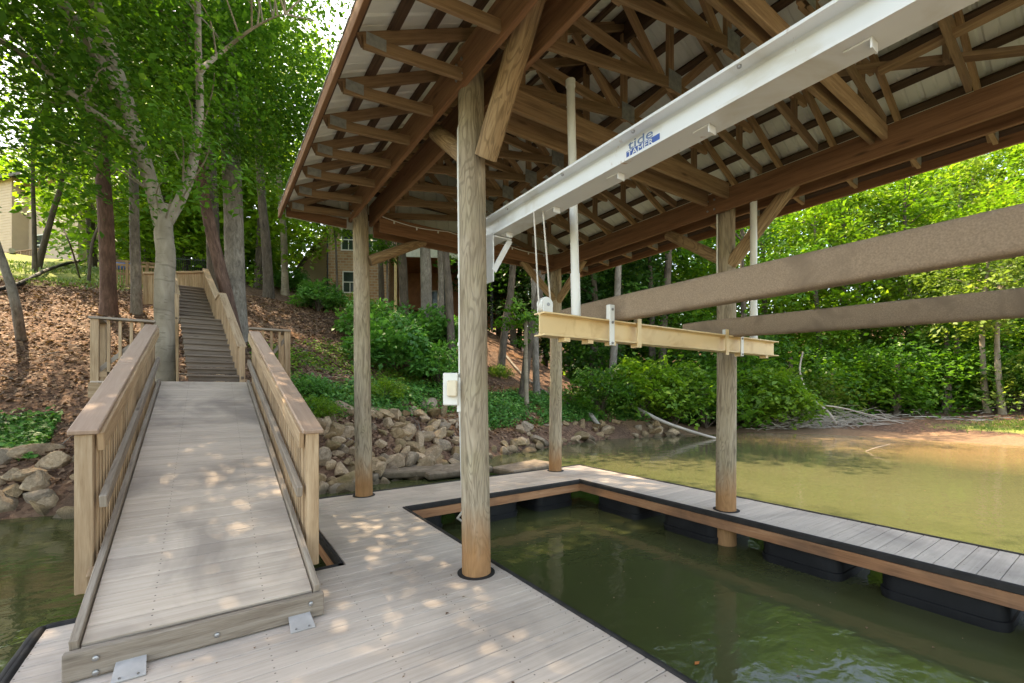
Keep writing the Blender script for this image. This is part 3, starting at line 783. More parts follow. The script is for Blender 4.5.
lift = thing('lift_beam', 'long white steel lift beam running under the trusses with a blue and white sign', 'lift beam', P(LB, 2.15, LH0))
lb = ibeam(P(LB, 2.25, (LH0+LH1)/2), P(LB, -.55, (LH0+LH1)/2), (LH1-LH0)*S, .184, .016, .012).build('beam', WHITE, lift)
for a in (2.02, 1.62, 1.228, .844, .42, .02):
    e = MB(); q = P(LB, a, LH0)
    e.box((q.x-.03, q.y-.045, q.z-.010), (q.x+.03, q.y+.045, q.z-.002)); e.box((q.x-.03, q.y-.052, q.z-.045), (q.x+.03, q.y-.045, q.z-.002)); e.build('cleat', WHITE, lift)
for a in (1.95, 1.5, 1.1, .7, .3):
    e = MB(); q = P(LB, a, LH1); c = Vector((q.x-.07, q.y, q.z-.016)); e.tube([c, c-Vector((0,0,.010)), c-Vector((0,0,.014))], [.011,.01,.004], 8); e.build('bolt', STEEL, lift)
# triangular bracket to the piling
e = MB(); q = P(1.2, 2.10, 0); bx = q.x+.135
e.box((bx, q.y-.06, 1.60*S), (bx+.012, q.y+.06, LH0*S-.003), axis=2)
br_ = e.build('bracket', WHITE, lift)
e = MB(); e.beam((bx+.014, q.y-.05, 1.66*S), (bx+.19, q.y-.05, LH0*S-.02), .012, .05); e.beam((bx+.014, q.y-.05, LH0*S-.02), (bx+.19, q.y-.05, LH0*S-.02), .05, .012); e.build('strut', WHITE, br_)
# lettering on the web
def text(s, size, loc, mat, parent, name='lettering', ext=.0012, sx=1.0):
    cu = bpy.data.curves.new('txt', 'FONT'); cu.body = s; cu.size = size; cu.extrude = ext; cu.align_x = 'LEFT'; cu.offset = .0
    ob = bpy.data.objects.new('txt', cu); COL.objects.link(ob)
    me = bpy.data.meshes.new_from_object(ob.evaluated_get(bpy.context.evaluated_depsgraph_get()))
    bpy.data.objects.remove(ob)
    xs = Vector((0,-1,0)); ys = Vector((0,0,1)); zs = Vector((-1,0,0))
    org = ORG[parent.name]
    for v in me.vertices:
        c = v.co.copy(); v.co = Vector(loc)+xs*(c.x*sx)+ys*c.y+zs*c.z-org
    me.materials.clear(); me.materials.append(mat)
    o = bpy.data.objects.new(name, me); COL.objects.link(o); o.parent = parent; ORG[o.name] = org
    return o
fx = LB*S-.006-.003
y0 = 1.165*S
e = MB(); e.box((fx-.001, y0-.245, LH0*S+.062), (fx+.002, y0, LH0*S+.108), axis=1); e.build('sign_panel', BLUE, lift)
text('TAMER', .050, (fx-.0035, y0-.010, LH0*S+.068), WHITE, lift, sx=1.22)
text('tide', .076, (fx+.001, y0-.012, LH0*S+.113), SKYBLUE, lift, sx=1.62)

# ------------------------------------------------------------------ cradle: cross beam, bunks, guide poles
CA, CH0, CH1 = 1.68, 1.262, 1.375
crad = thing('boat_cradle', 'boat lift cradle, a tan cross beam carrying two carpeted bunks and white guide poles', 'boat lift', P(2.4, CA, CH0))
cb = ibeam(P(1.31, CA, (CH0+CH1)/2), P(3.62, CA, (CH0+CH1)/2), (CH1-CH0)*S, .13, .011, .010).build('cross_beam', CREAM, crad)
for b in (1.46, 1.62, 1.79, 2.0, 3.1, 3.45):
    e = MB(); q = P(b, CA, CH0); e.box((q.x-.03, q.y-.055, q.z-.035), (q.x+.03, q.y+.02, q.z-.002)); e.build('lug', CREAM, cb)
ibeam(P(1.31, -.30, (CH0+CH1)/2), P(3.62, -.30, (CH0+CH1)/2), (CH1-CH0)*S, .13, .011, .010).build('cross_beam', CREAM, crad)
def bunk(b, w, hgt, a0, z0, a1, z1):
    e = MB(); r = .038; W, H = w/2, hgt/2; out = []
    for cx_, cy_, q in ((W-r,H-r,0),(-W+r,H-r,1),(-W+r,-H+r,2),(W-r,-H+r,3)):
        for k in range(4):
            t = math.pi/2*(q+k/3); out.append((cx_+r*math.cos(t), cy_+r*math.sin(t)))
    n_ = 14
    prev = None; nn = len(out)
    for j in range(n_+1):
        f = j/n_; y = (a0+(a1-a0)*f)*S; z = (z0+(z1-z0)*f)*S+H; i = len(e.v); sc_ = .92 if j in (0, n_) else 1
        for x, yy in out: e.v.append(Vector((b*S+x*sc_+R.uniform(-.0015,.0015), y, z+yy*sc_+R.uniform(-.0015,.0015)))); e.r.append(.5)
        if prev is not None:
            for k in range(nn): e.quad_uv([prev+k, i+k, i+(k+1)%nn, prev+(k+1)%nn], [(0,0)]*4, 0)
        prev = i
    e.quad_uv(list(range(nn)), [(0,0)]*nn, 0); e.quad_uv([prev+nn-1-k for k in range(nn)], [(0,0)]*nn, 0)
    return e.build('bunk', CARPET, crad, smooth=True)
bunk(1.88, .14, .222, 2.14, 1.383, -.75, 1.378); bunk(3.00, .13, .21, 2.03, 1.380, -.75, 1.29)
for b, top in ((1.765, 1.455), (1.985, 1.40), (2.885, 1.41), (3.075, 1.475)):
    e = MB(); q = P(b, CA, 0)
    e.box((q.x-.028, q.y-.078, 1.238*S), (q.x+.028, q.y-.068, top*S), axis=2); bk = e.build('bunk_bracket', PVC if top > 1.42 else CREAM, crad, bev=.002)
    e = MB(); e.box((q.x-.028, q.y-.068, CH1*S+.003), (q.x-.022, q.y-.035, top*S), axis=2); e.build('gusset', PVC, bk)
    if top > 1.42:
        for h in (1.25, 1.36, 1.43):
            c = Vector((q.x, q.y-.078, h*S)); e = MB(); e.tube([c, c-Vector((0,.008,0)), c-Vector((0,.012,0))], [.012,.011,.004], 8); e.build('bolt', STEEL, bk)
for b, top, r, lean in ((1.62, 2.66, .036, -.05), (3.47, 2.79, .040, .0)):
    e = MB(); q = P(b, CA+.075, 0); tp = Vector((q.x+lean*XD.x, q.y+lean*XD.y, top*S)); bs = Vector((q.x, q.y, CH1*S-.02))
    e.tube([bs.lerp(tp, k/6) for k in range(7)], r, 18); gp = e.build('guide_pole', PVC, crad, smooth=True)
    e = MB(); d = (tp-bs).normalized(); e.tube([tp-d*.05, tp+d*.004, tp+d*.016], [r+.006, r+.006, r*.6], 18); e.build('cap', PVC, gp, smooth=True)
    e = MB(); e.tube([bs, bs+d*.42], r+.005, 18); e.build('sleeve', PVC, gp, smooth=True)
q = P(1.345, CA, CH1)
e = MB(); c = q+Vector((0,0,.062)); e.tube([c-Vector((0,.03,0)), c+Vector((0,.03,0))], .062, 20); pl = e.build('pulley', PVC, crad, bev=.006)
e = MB(); e.tube([c-Vector((0,.045,0)), c+Vector((0,.045,0))], .014, 10); e.build('axle', STEEL, pl)
for s in (-1,1):
    e = MB(); e.box((c.x-.045, c.y+s*.037-.004, q.z+.002), (c.x+.045, c.y+s*.037+.004, q.z+.085), axis=2); e.build('side_plate', PVC, pl)
for p0, p1 in (((c.x-.060, c.y, c.z), (q.x-.085, q.y+.03, LH0*S)), ((c.x+.058, c.y, c.z), (q.x-.035, q.y-.02, LH0*S))):
    e = MB(); e.tube([p0, p1], .0065, 8); e.build('cable', CABLE, crad)
# ------------------------------------------------------------------ power outlet on the middle piling
pc = P(1.2, 2.10, 0)
ob_ = thing('outlet_box', 'white weatherproof outlet box with conduit on the nearest piling', 'outlet box', pc-XD*.20+Vector((0,0,1.0*S)))
cc_ = pc-XD*.215-FD*.03
e = MB(); c = cc_+Vector((0,0,1.005*S)); e.beam(c-Vector((0,0,.14)), c+Vector((0,0,.14)), .13, .09, FD); e.build('back_box', PVC, ob_, bev=.008)
e = MB(); c2 = c-FD*.075+XD*.02-Vector((0,0,.0)); e.beam(c2-Vector((0,0,.065)), c2+Vector((0,0,.075)), .085, .06, FD); e.build('cover', plain('aged_cream_plastic', (.68,.58,.42), .5), ob_, bev=.010)
e = MB(); c3 = c+XD*.075+Vector((0,0,.0)); e.beam(c3-Vector((0,0,.20)), c3+Vector((0,0,.10)), .045, .05, FD); e.build('junction', PVC, ob_, bev=.006)
e = MB(); c4 = pc-XD*.142-FD*.01
e.tube([c4+Vector((0,0,1.05*S)), c4+Vector((0,0,1.5*S)), c4-XD*.012+Vector((0,0,2.2*S)), c4-XD*.012+Vector((0,0,2.42*S)), c4+XD*.03+FD*.05+Vector((0,0,2.56*S))], .0125, 10); e.build('conduit', PVC, ob_, smooth=True)
for h in (1.25, 1.62, 1.9, 2.2):
    e = MB(); q = c4+Vector((0,0,h*S)); e.tube([q-Vector((0,0,.014)), q+Vector((0,0,.014))], .021, 10); e.build('strap', PVC, ob_)
e = MB(); k0 = c3-Vector((0,0,.2)); b0 = k0+FD*.14
e.tube([k0, k0+FD*.06-Vector((0,0,.12)), b0+Vector((0,0,-.5)), b0-XD*.03+FD*.35-Vector((0,0,1.0)), b0-XD*.13+FD*.75-Vector((0,0,1.18)), b0-XD*.10+FD*1.0-Vector((0,0,1.30)), b0+XD*.10+FD*1.25-Vector((0,0,1.372))], .012, 8)
e.build('cord', PVC, ob_, smooth=True)
pc2 = P(3.55, 2.02, 0); c5 = pc2-XD*.135-FD*.03
e = MB(); e.tube([c5+Vector((0,0,1.95*S)), c5+Vector((0,0,2.5*S)), c5+XD*.01+Vector((0,0,2.56*S)), c5+XD*.05+FD*.02+Vector((0,0,2.58*S))], .012, 8)
single(e, 'conduit', PVC, 'thin white conduit down the left side of the right-hand front piling', 'conduit', c5+Vector((0,0,2*S)), smooth=True)
# ------------------------------------------------------------------ rocks
def rock_mesh(seed, mat):
    import bmesh
    rr = random.Random(seed); bm = bmesh.new(); bmesh.ops.create_icosphere(bm, subdivisions=3, radius=1)
    planes = [(Vector((rr.gauss(0,1), rr.gauss(0,1), rr.gauss(0,.8))).normalized(), rr.uniform(.42,.80)) for _ in range(10)]
    sx_, sy_, sz_ = rr.uniform(.85,1.25), rr.uniform(.7,1.0), rr.uniform(.45,.75)
    for v in bm.verts:
        p = v.co.copy()
        for n_, d in planes:
            q = p.dot(n_)
            if q > d: p -= n_*(q-d)*.99
        p += p.normalized()*.025*math.sin(p.x*7+seed)*math.cos(p.y*6+p.z*8)
        v.co = Vector((p.x*sx_, p.y*sy_, p.z*sz_))
    me = bpy.data.meshes.new('rock'); bm.to_mesh(me); bm.free()
    me.polygons.foreach_set('use_smooth', [True]*len(me.polygons)); me.set_sharp_from_angle(angle=math.radians(14))
    me.materials.append(mat); return me
RM = [(k, rock_mesh(i*7+j, m_)) for i, (k, m_) in enumerate(ROCKS.items()) for j in range(4)]
def rock(me, p, s, label, group=None, rz=None, tilt=.5, sink=.25):
    o = bpy.data.objects.new('rock', me); COL.objects.link(o)
    o.location = (p.x, p.y, p.z+s*(.4-sink)); o.scale = (s*R.uniform(.85,1.2), s*R.uniform(.8,1.1), s*R.uniform(.8,1.15))
    o.rotation_euler = (R.gauss(0,tilt), R.gauss(0,tilt), R.uniform(0,6.28) if rz is None else rz)
    return prop(o, label, 'rock', group)
zones = [((-8.5,-.9), (-.3,1.2), 62, (.17,.32), 'beside the left side of the gangway', 'rocks on the bank left of the gangway'),
         ((.75,7.0), (-.35,2.0), 172, (.17,.34), 'in the heap behind the back of the dock', 'rip-rap rocks behind the dock'),
         ((7.0,18), (-.3,1.0), 62, (.15,.34), 'along the far waterline beyond the slip', 'rocks along the far waterline')]
def bank_point(x, d):
    lo, hi = 4., 20.
    best = None
    y = 4.
    while y < 18:
        if abs(x) < 40 and shore_d(x, y) >= d: return Vector((x, y, gz(x, y)))
        y += .05
    return Vector((x, 12, gz(x, 12)))
for (xa, xb), (da, db), n_, (ra, rb_), lab, grp in zones:
    pts = []
    for _ in range(n_):
        for t_ in range(30):
            x = R.uniform(xa, xb); d = R.uniform(da, db)
            if all((x-u)**2+((d-v)*1.1)**2 > (.15 if t_ < 22 else .08)**2 for u, v in pts): break
        pts.append((x, d)); p = bank_point(x, d)
        k, me_ = R.choice(RM[:4]+RM+RM[8:])
        rock(me_, p, (ra+(rb_*1.15-ra)*R.random()**1.7)*(1.15 if d < .4 else .95), f'{k} angular rock {lab}', f'{k} {grp}')
for px, py, s, k, lab in ((36,456,.30,1,'large rounded grey boulder left of the gangway under the ivy'), (35,488,.30,0,'large flat pinkish tan slab of rock left of the gangway post'),
                          (46,507,.22,0,'rounded golden rock at the waterline left of the gangway'), (12,480,.20,0,'pale rock at the left edge of the photo above the water'),
                          (430,408,.38,4,'large smooth boulder at the top of the rock heap below the shrubs'),(395,462,.30,1,'pale broad rock low in the heap right of the back piling')):
    p = on_ground(px, py); rock(RM[k][1], p, s, lab, None, .3, .15, .2)
# flat slabs in the shallows
e = MB()
for (px, d, l, wd, rz) in ((400,10.4,2.0,.9,.15),(455,10.6,1.6,.9,.5),(345,9.9,1.6,.8,.0),(525,10.9,1.5,.8,.75)):
    c = along(px, d); c.z = -.33; u = Vector((math.cos(-.6+rz), math.sin(-.6+rz), .02))
    e.beam(c-u*l/2, c+u*l/2, wd, .16)
single(e, 'stone_slabs', ROCKS['grey'], 'flat dark grey stone slabs in the shallows behind the dock', 'slabs', along(430,10.4), bev=.03)

# ------------------------------------------------------------------ trees and plants
def stem(e, pts, r0, r1, n=10, wob=.06, sub=4, flare=False):
    pts = [Vector(p) for p in pts]; out, rad = [], []
    m_ = len(pts)
    for k in range(m_-1):
        a = pts[max(k-1,0)]; b_, c = pts[k], pts[k+1]; d = pts[min(k+2,m_-1)]
        for j in range(sub):
            t = j/sub
            out.append(.5*((2*b_)+(c-a)*t+(2*a-5*b_+4*c-d)*t*t+(3*b_-a-3*c+d)*t**3))
    out.append(pts[-1]); N_ = len(out)
    for k in range(N_): rad.append(r0+(r1-r0)*k/(N_-1))
    if flare:
        rad[0] *= 1.35; rad[1] *= 1.12
    e.tube(out, rad, n, wob=wob); return out
def limbs_to(e, path, hubs, r, frac=.25, n=5):
    for hb in hubs:
        if R.random() > frac: continue
        hb = Vector(hb); k = min(range(len(path)), key=lambda i: (path[i]-hb).length+max(0, path[i].z-hb.z+.6)*3)
        a = path[k]
        if (hb-a).length > 2.6: continue
        mid = a.lerp(hb, .55)+Vector((R.uniform(-.2,.2), R.uniform(-.2,.2), .12*(hb-a).length))
        stem(e, [a, mid, hb], r, r*.25, n, .05, 3)
def crown_hubs(c, rx, rz, n, lowcut=-1, hollow=.45):
    out = []
    while len(out) < n:
        v = Vector((R.gauss(0,1), R.gauss(0,1), R.gauss(0,1))).normalized()*(R.uniform(hollow**3, 1)**(1/3))
        if v.z < lowcut: continue
        out.append(Vector((c[0]+v.x*rx*R.uniform(.85,1.15), c[1]+v.y*rx*R.uniform(.85,1.15), c[2]+v.z*rz)))
    return out
def tree(label, base_, stems, barkm, leafm, hubs, per, rad, size, group=None, name='tree', limbf=.3, limbr=.045, nside=12, droop=.25):
    """stems: list of (points, r0, r1); trunk and limbs are one mesh, the leaves another"""
    t = thing(name, label, 'tree', base_, group)
    e = MB(); path = []
    for i_, (pts, r0, r1) in enumerate(stems): path += stem(e, pts, r0, r1, nside, flare=i_ == 0)
    if hubs and limbf: limbs_to(e, path, hubs, limbr, limbf)
    e.build('trunk', barkm, t, smooth=True)
    if hubs:
        pos, nrm, sz, rnd, head = sprays(hubs, rad, per, size, droop=droop)
        leaf_mesh('crown', pos, nrm, sz, leafm, t, rnd=rnd, heading=head)
    return t
def up(p, h): return Vector((p.x, p.y, p.z+h))
# --- the beech beside the stairs
bz = 8.95
B = at_dist(165, bz); 
def bp(px, py, d=bz): return along(px, d, py)
beech_stems = [([B-Vector((0,0,.4)), bp(165,378), bp(164,300), bp(166,255), bp(164,235), bp(163,205)], .18, .155),
    ([bp(163,228), bp(150,180,8.9), bp(128,112,8.7), bp(100,62,8.5), bp(62,2,8.3), bp(20,-60,8.2)], .14, .085),
    ([bp(128,112,8.7), bp(112,60,8.8), bp(95,0,8.9), bp(85,-70,9.1)], .16, .07),
    ([bp(165,226), bp(182,196,9.1), bp(194,160,9.3), bp(200,110,9.5), bp(198,40,9.7), bp(197,-60,9.9)], .105, .055),
    ([bp(200,70,8.2), bp(222,52,9.3), bp(246,33,9.1), bp(268,20,9.0), bp(285,14,8.9)], .05, .006),
    ([bp(140,150,8.82), bp(116,127,8.5), bp(86,107,8.2), bp(45,70,8.0), bp(-5,38,7.8), bp(-60,10,7.6)], .075, .035)]
hubs = []
for (px, py, d, n_, sx_, sz_) in ((40,50,11.5,60,3.0,1.4),(130,30,12,80,2.6,1.8),(215,60,12.5,80,2.4,2.2),(290,60,13.5,70,2.0,2.6),(40,-90,10,70,3.5,2.2),(180,-120,12,110,3.6,2.5),(110,120,13,22,2.2,.8),(210,130,12.8,36,1.7,1.0),(290,140,14,44,1.6,1.2)):
    c = along(px, d, py)
    hubs += [Vector((R.gauss(c.x,sx_*.55), R.gauss(c.y,sx_*.55), R.gauss(c.z,sz_*.6))) for _ in range(n_)]
for _ in range(75): hubs.append(Vector((R.gauss(-.3,1.6), R.gauss(9.2,1.3), R.gauss(10.8,.9))))  # extra leaf sprays above the view, added to shade the deck
for _ in range(60):
    c = along(R.uniform(10,215), R.uniform(7.9,8.5), R.uniform(10,190)); hubs.append(c)
hubs = [h_ for h_ in hubs if h_.z > 4.6]
tree('big smooth grey beech with a forked trunk at the foot of the stairs', B, beech_stems, BARK_BEECH, LEAF_A, hubs, 95, .75, .115, None, 'beech_tree', .3, .02, 18)
# --- other trunks on the left hill, each with its own crown
def hill_tree(label, pxs, d, r0, r1, bk, lf, crown, name, per=70, size=.16, n=115, group=None, rad=.85, nside=12):
    """pxs: (px, py) up the trunk, first one at the ground"""
    base_ = at_dist(pxs[0][0], d)
    pts = [base_-Vector((0,0,.3))]+[along(px, d, py) for px, py in pxs[1:]]
    top = pts[-1]; ext = crown.get('ext', 4.0)
    dirv = (pts[-1]-pts[-2]).normalized(); pts.append(top+Vector((dirv.x*ext*.4, dirv.y*ext*.4, ext)))
    cz = crown.get('c', 1.0); c = Vector((pts[-1].x, pts[-1].y, pts[-1].z-cz))
    hubs = crown_hubs(c, crown['rx'], crown['rz'], n)
    return tree(label, base_, [(pts, r0, r1)], bk, lf, hubs, per, rad, size, group, name, .25, .035, nside)
hill_tree('straight reddish brown pine trunk left of the beech', [(109,311),(106,220),(100,140),(93,60),(88,0)], 15.0, .22, .18, BARK_RED, LEAF_A, dict(rx=3.2, rz=3.0, ext=4, c=0), 'pine_tree')
hill_tree('slim dark trunk between the pine and the beech', [(137,306),(135,250),(134,190),(133,120)], 15.5, .16, .11, BARK_GREY, LEAF_B, dict(rx=3.0, rz=2.6, ext=3, c=0), 'slim_tree')
hill_tree('leaning reddish peeling trunk right beside the stair railing', [(242,352),(228,300),(213,240),(204,195),(196,150),(190,90)], 13.6, .19, .12, BARK_RED, LEAF_A, dict(rx=2.6, rz=2.4, ext=3, c=0), 'leaning_tree')
hill_tree('thick straight grey trunk right of the stairs', [(238,335),(235,260),(232,180),(229,90),(226,20)], 14.6, .29, .25, BARK_GREY, LEAF_A, dict(rx=3.4, rz=3.0, ext=5, c=0), 'oak_tree', nside=16)
hill_tree('dark brown trunk standing behind the leaning trunk', [(215,290),(213,240),(211,180),(208,110)], 19, .28, .18, BARK_DARK, LEAF_B, dict(rx=3.4, rz=3.2, ext=4, c=0), 'hill_tree')
hill_tree('dark trunk right of the thick grey trunk with bright leaves around', [(269,276),(266,240),(262,200),(258,140)], 22, .24, .14, BARK_DARK, LEAF_B, dict(rx=4.9, rz=4.2, ext=3, c=0), 'hill_tree', n=190)
hill_tree('pale slim trunk left of the brick house', [(285,268),(284,240),(281,200),(276,130)], 26, .20, .12, BARK_BEECH, LEAF_E, dict(rx=3.6, rz=3.6, ext=3, c=0), 'hill_tree')
hill_tree('thin upright sapling on the lawn in front of the beige house', [(35,263),(34,225),(33,190),(33,150)], 20, .09, .05, BARK_DARK, LEAF_B, dict(rx=1.9, rz=1.8, ext=1.2, c=.3), 'sapling', n=30, rad=.55)
hill_tree('crooked leaning small tree in front of the beige house', [(36,252),(52,215),(60,190),(64,165)], 21, .13, .06, BARK_DARK, LEAF_E, dict(rx=1.5, rz=1.1, ext=.8, c=.2), 'crooked_tree', n=22, rad=.5)
hill_tree('thin bent sapling left of the pine trunk', [(88,268),(92,245),(99,225),(104,195)], 19, .06, .03, BARK_DARK, LEAF_B, dict(rx=1.3, rz=1.2, ext=.8, c=.2), 'sapling', n=16, rad=.45)
# trees added past the left edge to shade the dock and bank
for lab, x, y, cx_, cy_, ch_, rx, n_ in (('spreading tree added past the left edge to shade the dock', -6.4, 12.6, -5.6, 8.6, 9.5, 4.4, 260),
        ('tall lakeside tree added for shade left of the leaning dead trunk', -10.5, 15.5, -8.8, 12.0, 10.5, 4.6, 200), ('added shade tree leaning over the water left of the gangway', -4.3, 12.2, -3.6, 9.4, 11.8, 3.8, 190),
        ('tall hill tree added behind the leaning dead stem to shade the bank', -9.5, 18.5, -9.5, 18.5, 15.0, 4.8, 170), ('tall hill tree added for shade beyond the left edge of the lawn', -7.6, 21.0, -7.0, 21.0, 16.5, 4.6, 150), ('tall tree added on the upper left hill to shade the bank', -13.5, 23.0, -13.0, 22.5, 17.0, 5.0, 150)):
    b0 = Vector((x, y, gz(x, y))); cc_ = Vector((cx_, cy_, ch_))
    hubs = crown_hubs(cc_, rx, 3.0, n_, hollow=.3)
    hubs = [h_ for h_ in hubs if h_.z > 6.8]
    tree(lab, b0, [([b0-Vector((0,0,.3)), up(b0,3)-XD*.4, b0.lerp(cc_,.55)+Vector((0,0,1)), cc_+Vector((0,0,2))], .27, .08)], BARK_GREY, LEAF_A, hubs, 85, .85, .16, None, 'added_shade_tree', .2, .05)
# --- trunks seen through the slip, below the end beam
mid = [((405,303),(403,270),(401,240),24,.26,BARK_DARK,'very dark thick trunk under the shelter between the pilings'), ((427,306),(426,270),(425,235),22,.30,BARK_GREY,'broad grey trunk in front of the porch'),
       ((441,312),(441,280),(440,245),23,.17,BARK_GREY,'slim grey trunk right of the broad grey trunk'), ((382,300),(381,275),(380,240),25,.17,BARK_DARK,'dark trunk close right of the back left piling'),
       ((452,325),(449,290),(446,255),20,.19,BARK_DARK,'brown trunk just left of the nearest piling'), ((522,372),(530,335),(540,290),19,.19,BARK_DARK,'leaning dark trunk right of the nearest piling'),
       ((537,366),(535,330),(534,290),20,.16,BARK_GREY,'grey upright trunk left of the far piling'), ((500,352),(506,320),(512,280),22,.2,BARK_DARK,'thin leaning trunk beside the nearest piling'),
       ((610,365),(616,320),(618,280),23,.2,BARK_GREY,'slender grey trunk in the woods right of the far piling'), ((660,360),(664,320),(668,270),26,.24,BARK_DARK,'dark trunk in the woods above the fallen branch'),
       ((527,388),(526,360),(526,338),18,.09,BARK_BEECH,'thin mossy sapling stem on the red bank')]
for i, (g0, g1, g2, d, r, bk, lab) in enumerate(mid):
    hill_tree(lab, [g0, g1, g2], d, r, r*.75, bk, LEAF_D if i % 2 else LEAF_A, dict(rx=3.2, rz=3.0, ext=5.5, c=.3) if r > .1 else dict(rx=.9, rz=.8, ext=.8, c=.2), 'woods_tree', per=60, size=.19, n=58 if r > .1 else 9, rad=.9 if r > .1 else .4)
hill_tree('leafy sapling in front of the brick house wall', [(338,274),(336,250),(334,226)], 23, .06, .03, BARK_DARK, LEAF_B, dict(rx=1.5, rz=1.2, ext=1.0, c=.5), 'sapling', n=30, rad=.5)
hill_tree('dark leafy sapling by the porch of the brick house', [(388,290),(387,262),(386,240)], 22, .06, .03, BARK_DARK, LEAF_A, dict(rx=1.2, rz=1.3, ext=.8, c=.6), 'sapling', n=24, rad=.5)
# --- shrubs: one arching shrub, copied
def make_shrub(name, label, base_, w, h, n, per, size, leafm, barkm=BARK_DARK, rad=.42):
    t = thing(name, label, 'shrub', base_); e = MB(); hubs = []
    for k in range(n):
        a = R.uniform(0, 6.28); q = R.uniform(.1,1)**.6; hh = h*(.35+.75*R.random())*(1-.45*q*q)
        hubs.append(Vector((base_[0]+math.cos(a)*w*q, base_[1]+math.sin(a)*w*q, base_[2]+hh)))
    for hb in hubs[::3]: stem(e, [Vector(base_), Vector(base_).lerp(hb,.5)+Vector((0,0,h*.2)), hb], .018, .006, 5, .05, 3)
    e.build('stems', barkm, t, smooth=True)
    pos, nrm, sz, rnd, head = sprays(hubs, rad, per, size, flat=.18, droop=.45, tilt=.4)
    leaf_mesh('foliage', pos, nrm, sz, leafm, t, rnd=rnd, heading=head); return t
O0 = Vector((0,0,0))
def plant(proto, px, py, scale, label, group=None, pos=None):
    p = pos if pos is not None else on_ground(px, py)
    if proto.get('used'):
        o = copy_tree(proto['o'], p, R.uniform(0,6.28), scale); 
    else:
        o = proto['o']; o.location = p; o.scale = (scale,)*3; proto['used'] = True
    o['label'] = label
    if group: o['group'] = group
    elif 'group' in o: del o['group']
    return o
SHA = {'o': make_shrub('shrub', 'x', O0, 1.15, 1.5, 80, 50, .15, LEAF_C)}
SHB = {'o': make_shrub('shrub', 'x', O0, 1.2, 1.2, 60, 54, .11, LEAF_B)}
SHC = {'o': make_shrub('bush', 'x', O0, 1.5, 2.4, 62, 46, .20, LEAF_B, rad=.6)}
SHD = {'o': make_shrub('bush', 'x', O0, 1.6, 2.2, 62, 46, .17, LEAF_A, rad=.6)}
SHE = {'o': make_shrub('bush', 'x', O0, 1.5, 2.2, 58, 50, .16, LEAF_E, rad=.6)}
for P_, px, py, s_, lab in ((SHA,395,372,1.3,'bright green arching shrub right of the back left piling'),(SHA,425,352,1.4,'leafy green shrub uphill between the two left pilings'),(SHA,440,388,1.1,'low green shrub above the rocks left of the outlet box'),
        (SHA,375,345,1.25,'green shrub high on the bank beside the back left piling'),(SHA,318,312,1.0,'dark leafy shrub overhanging the bank right of the gangway'),(SHA,340,300,.95,'long-leaved shrub below the brick house'),
        (SHB,318,420,.42,'small dark green shrub beside the right gangway railing'),(SHA,310,398,.35,'small leafy plant right of the landing railing'),(SHB,385,400,.5,'yellow green weedy shrub on top of the rock heap'),
        (SHA,292,292,1.0,'shrub on the crest of the bank left of the brick house'),(SHB,500,378,.5,'small green shrub on the red bank right of the nearest piling'),(SHB,362,318,.9,'pale green shrub behind the back left piling'),
        (SHA,455,340,.9,'green shrub uphill just left of the nearest piling'),(SHB,262,284,1.0,'yellow green shrub at the top of the bank right of the thick grey trunk')):
    plant(P_, px, py, s_, lab)
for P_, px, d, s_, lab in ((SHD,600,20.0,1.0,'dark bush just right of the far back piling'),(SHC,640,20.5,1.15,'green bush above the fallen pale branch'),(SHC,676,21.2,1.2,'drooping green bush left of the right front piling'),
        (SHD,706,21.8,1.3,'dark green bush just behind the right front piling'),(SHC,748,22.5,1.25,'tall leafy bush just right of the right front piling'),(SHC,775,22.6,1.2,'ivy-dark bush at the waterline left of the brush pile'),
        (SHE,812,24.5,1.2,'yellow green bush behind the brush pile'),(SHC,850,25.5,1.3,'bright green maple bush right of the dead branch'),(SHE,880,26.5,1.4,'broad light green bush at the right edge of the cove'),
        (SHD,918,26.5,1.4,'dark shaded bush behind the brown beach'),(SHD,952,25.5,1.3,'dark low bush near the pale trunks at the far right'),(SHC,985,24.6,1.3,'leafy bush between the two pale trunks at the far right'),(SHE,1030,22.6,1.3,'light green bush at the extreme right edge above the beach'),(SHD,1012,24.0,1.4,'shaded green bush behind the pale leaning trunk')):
    o = plant(P_, 0, 0, s_, lab, None, at_dist(px, d))
# --- woods across the cove: the trees one can tell apart
RT = [('leafy tree rising directly behind the far right beach',1040,26,LEAF_B),('tall green tree above the right front piling',742,27,LEAF_A),('bright yellow green tree at the upper right under the eave',860,33,LEAF_E),('light green tree above the brush pile',815,30,LEAF_B),
      ('tall pale green tree at the right edge of the photo',1000,34,LEAF_E),('green tree right of centre behind the two bunks',905,31,LEAF_B),('dark green tree behind the far back piling',590,26,LEAF_D),
      ('green tree between the far piling and right front piling',650,27,LEAF_A),('low-branched pale tree over the far right beach',960,33,LEAF_E)]
for lab, px, d, lf in RT:
    b0 = at_dist(px, d); hh = R.uniform(14,17)
    hubs = crown_hubs((b0.x, b0.y, b0.z+hh*.52), 3.6, hh*.47, 120, hollow=.6)
    tree(lab, b0, [([b0-Vector((0,0,.3)), up(b0,hh*.3)+Vector((R.uniform(-.3,.3),R.uniform(-.3,.3),0)), up(b0,hh*.6), up(b0,hh*.92)], .26, .05)], BARK_GREY if lf is LEAF_E else BARK_DARK, lf, hubs, 58, 1.0, .27, None, 'woods_tree', .25, .05, 8)
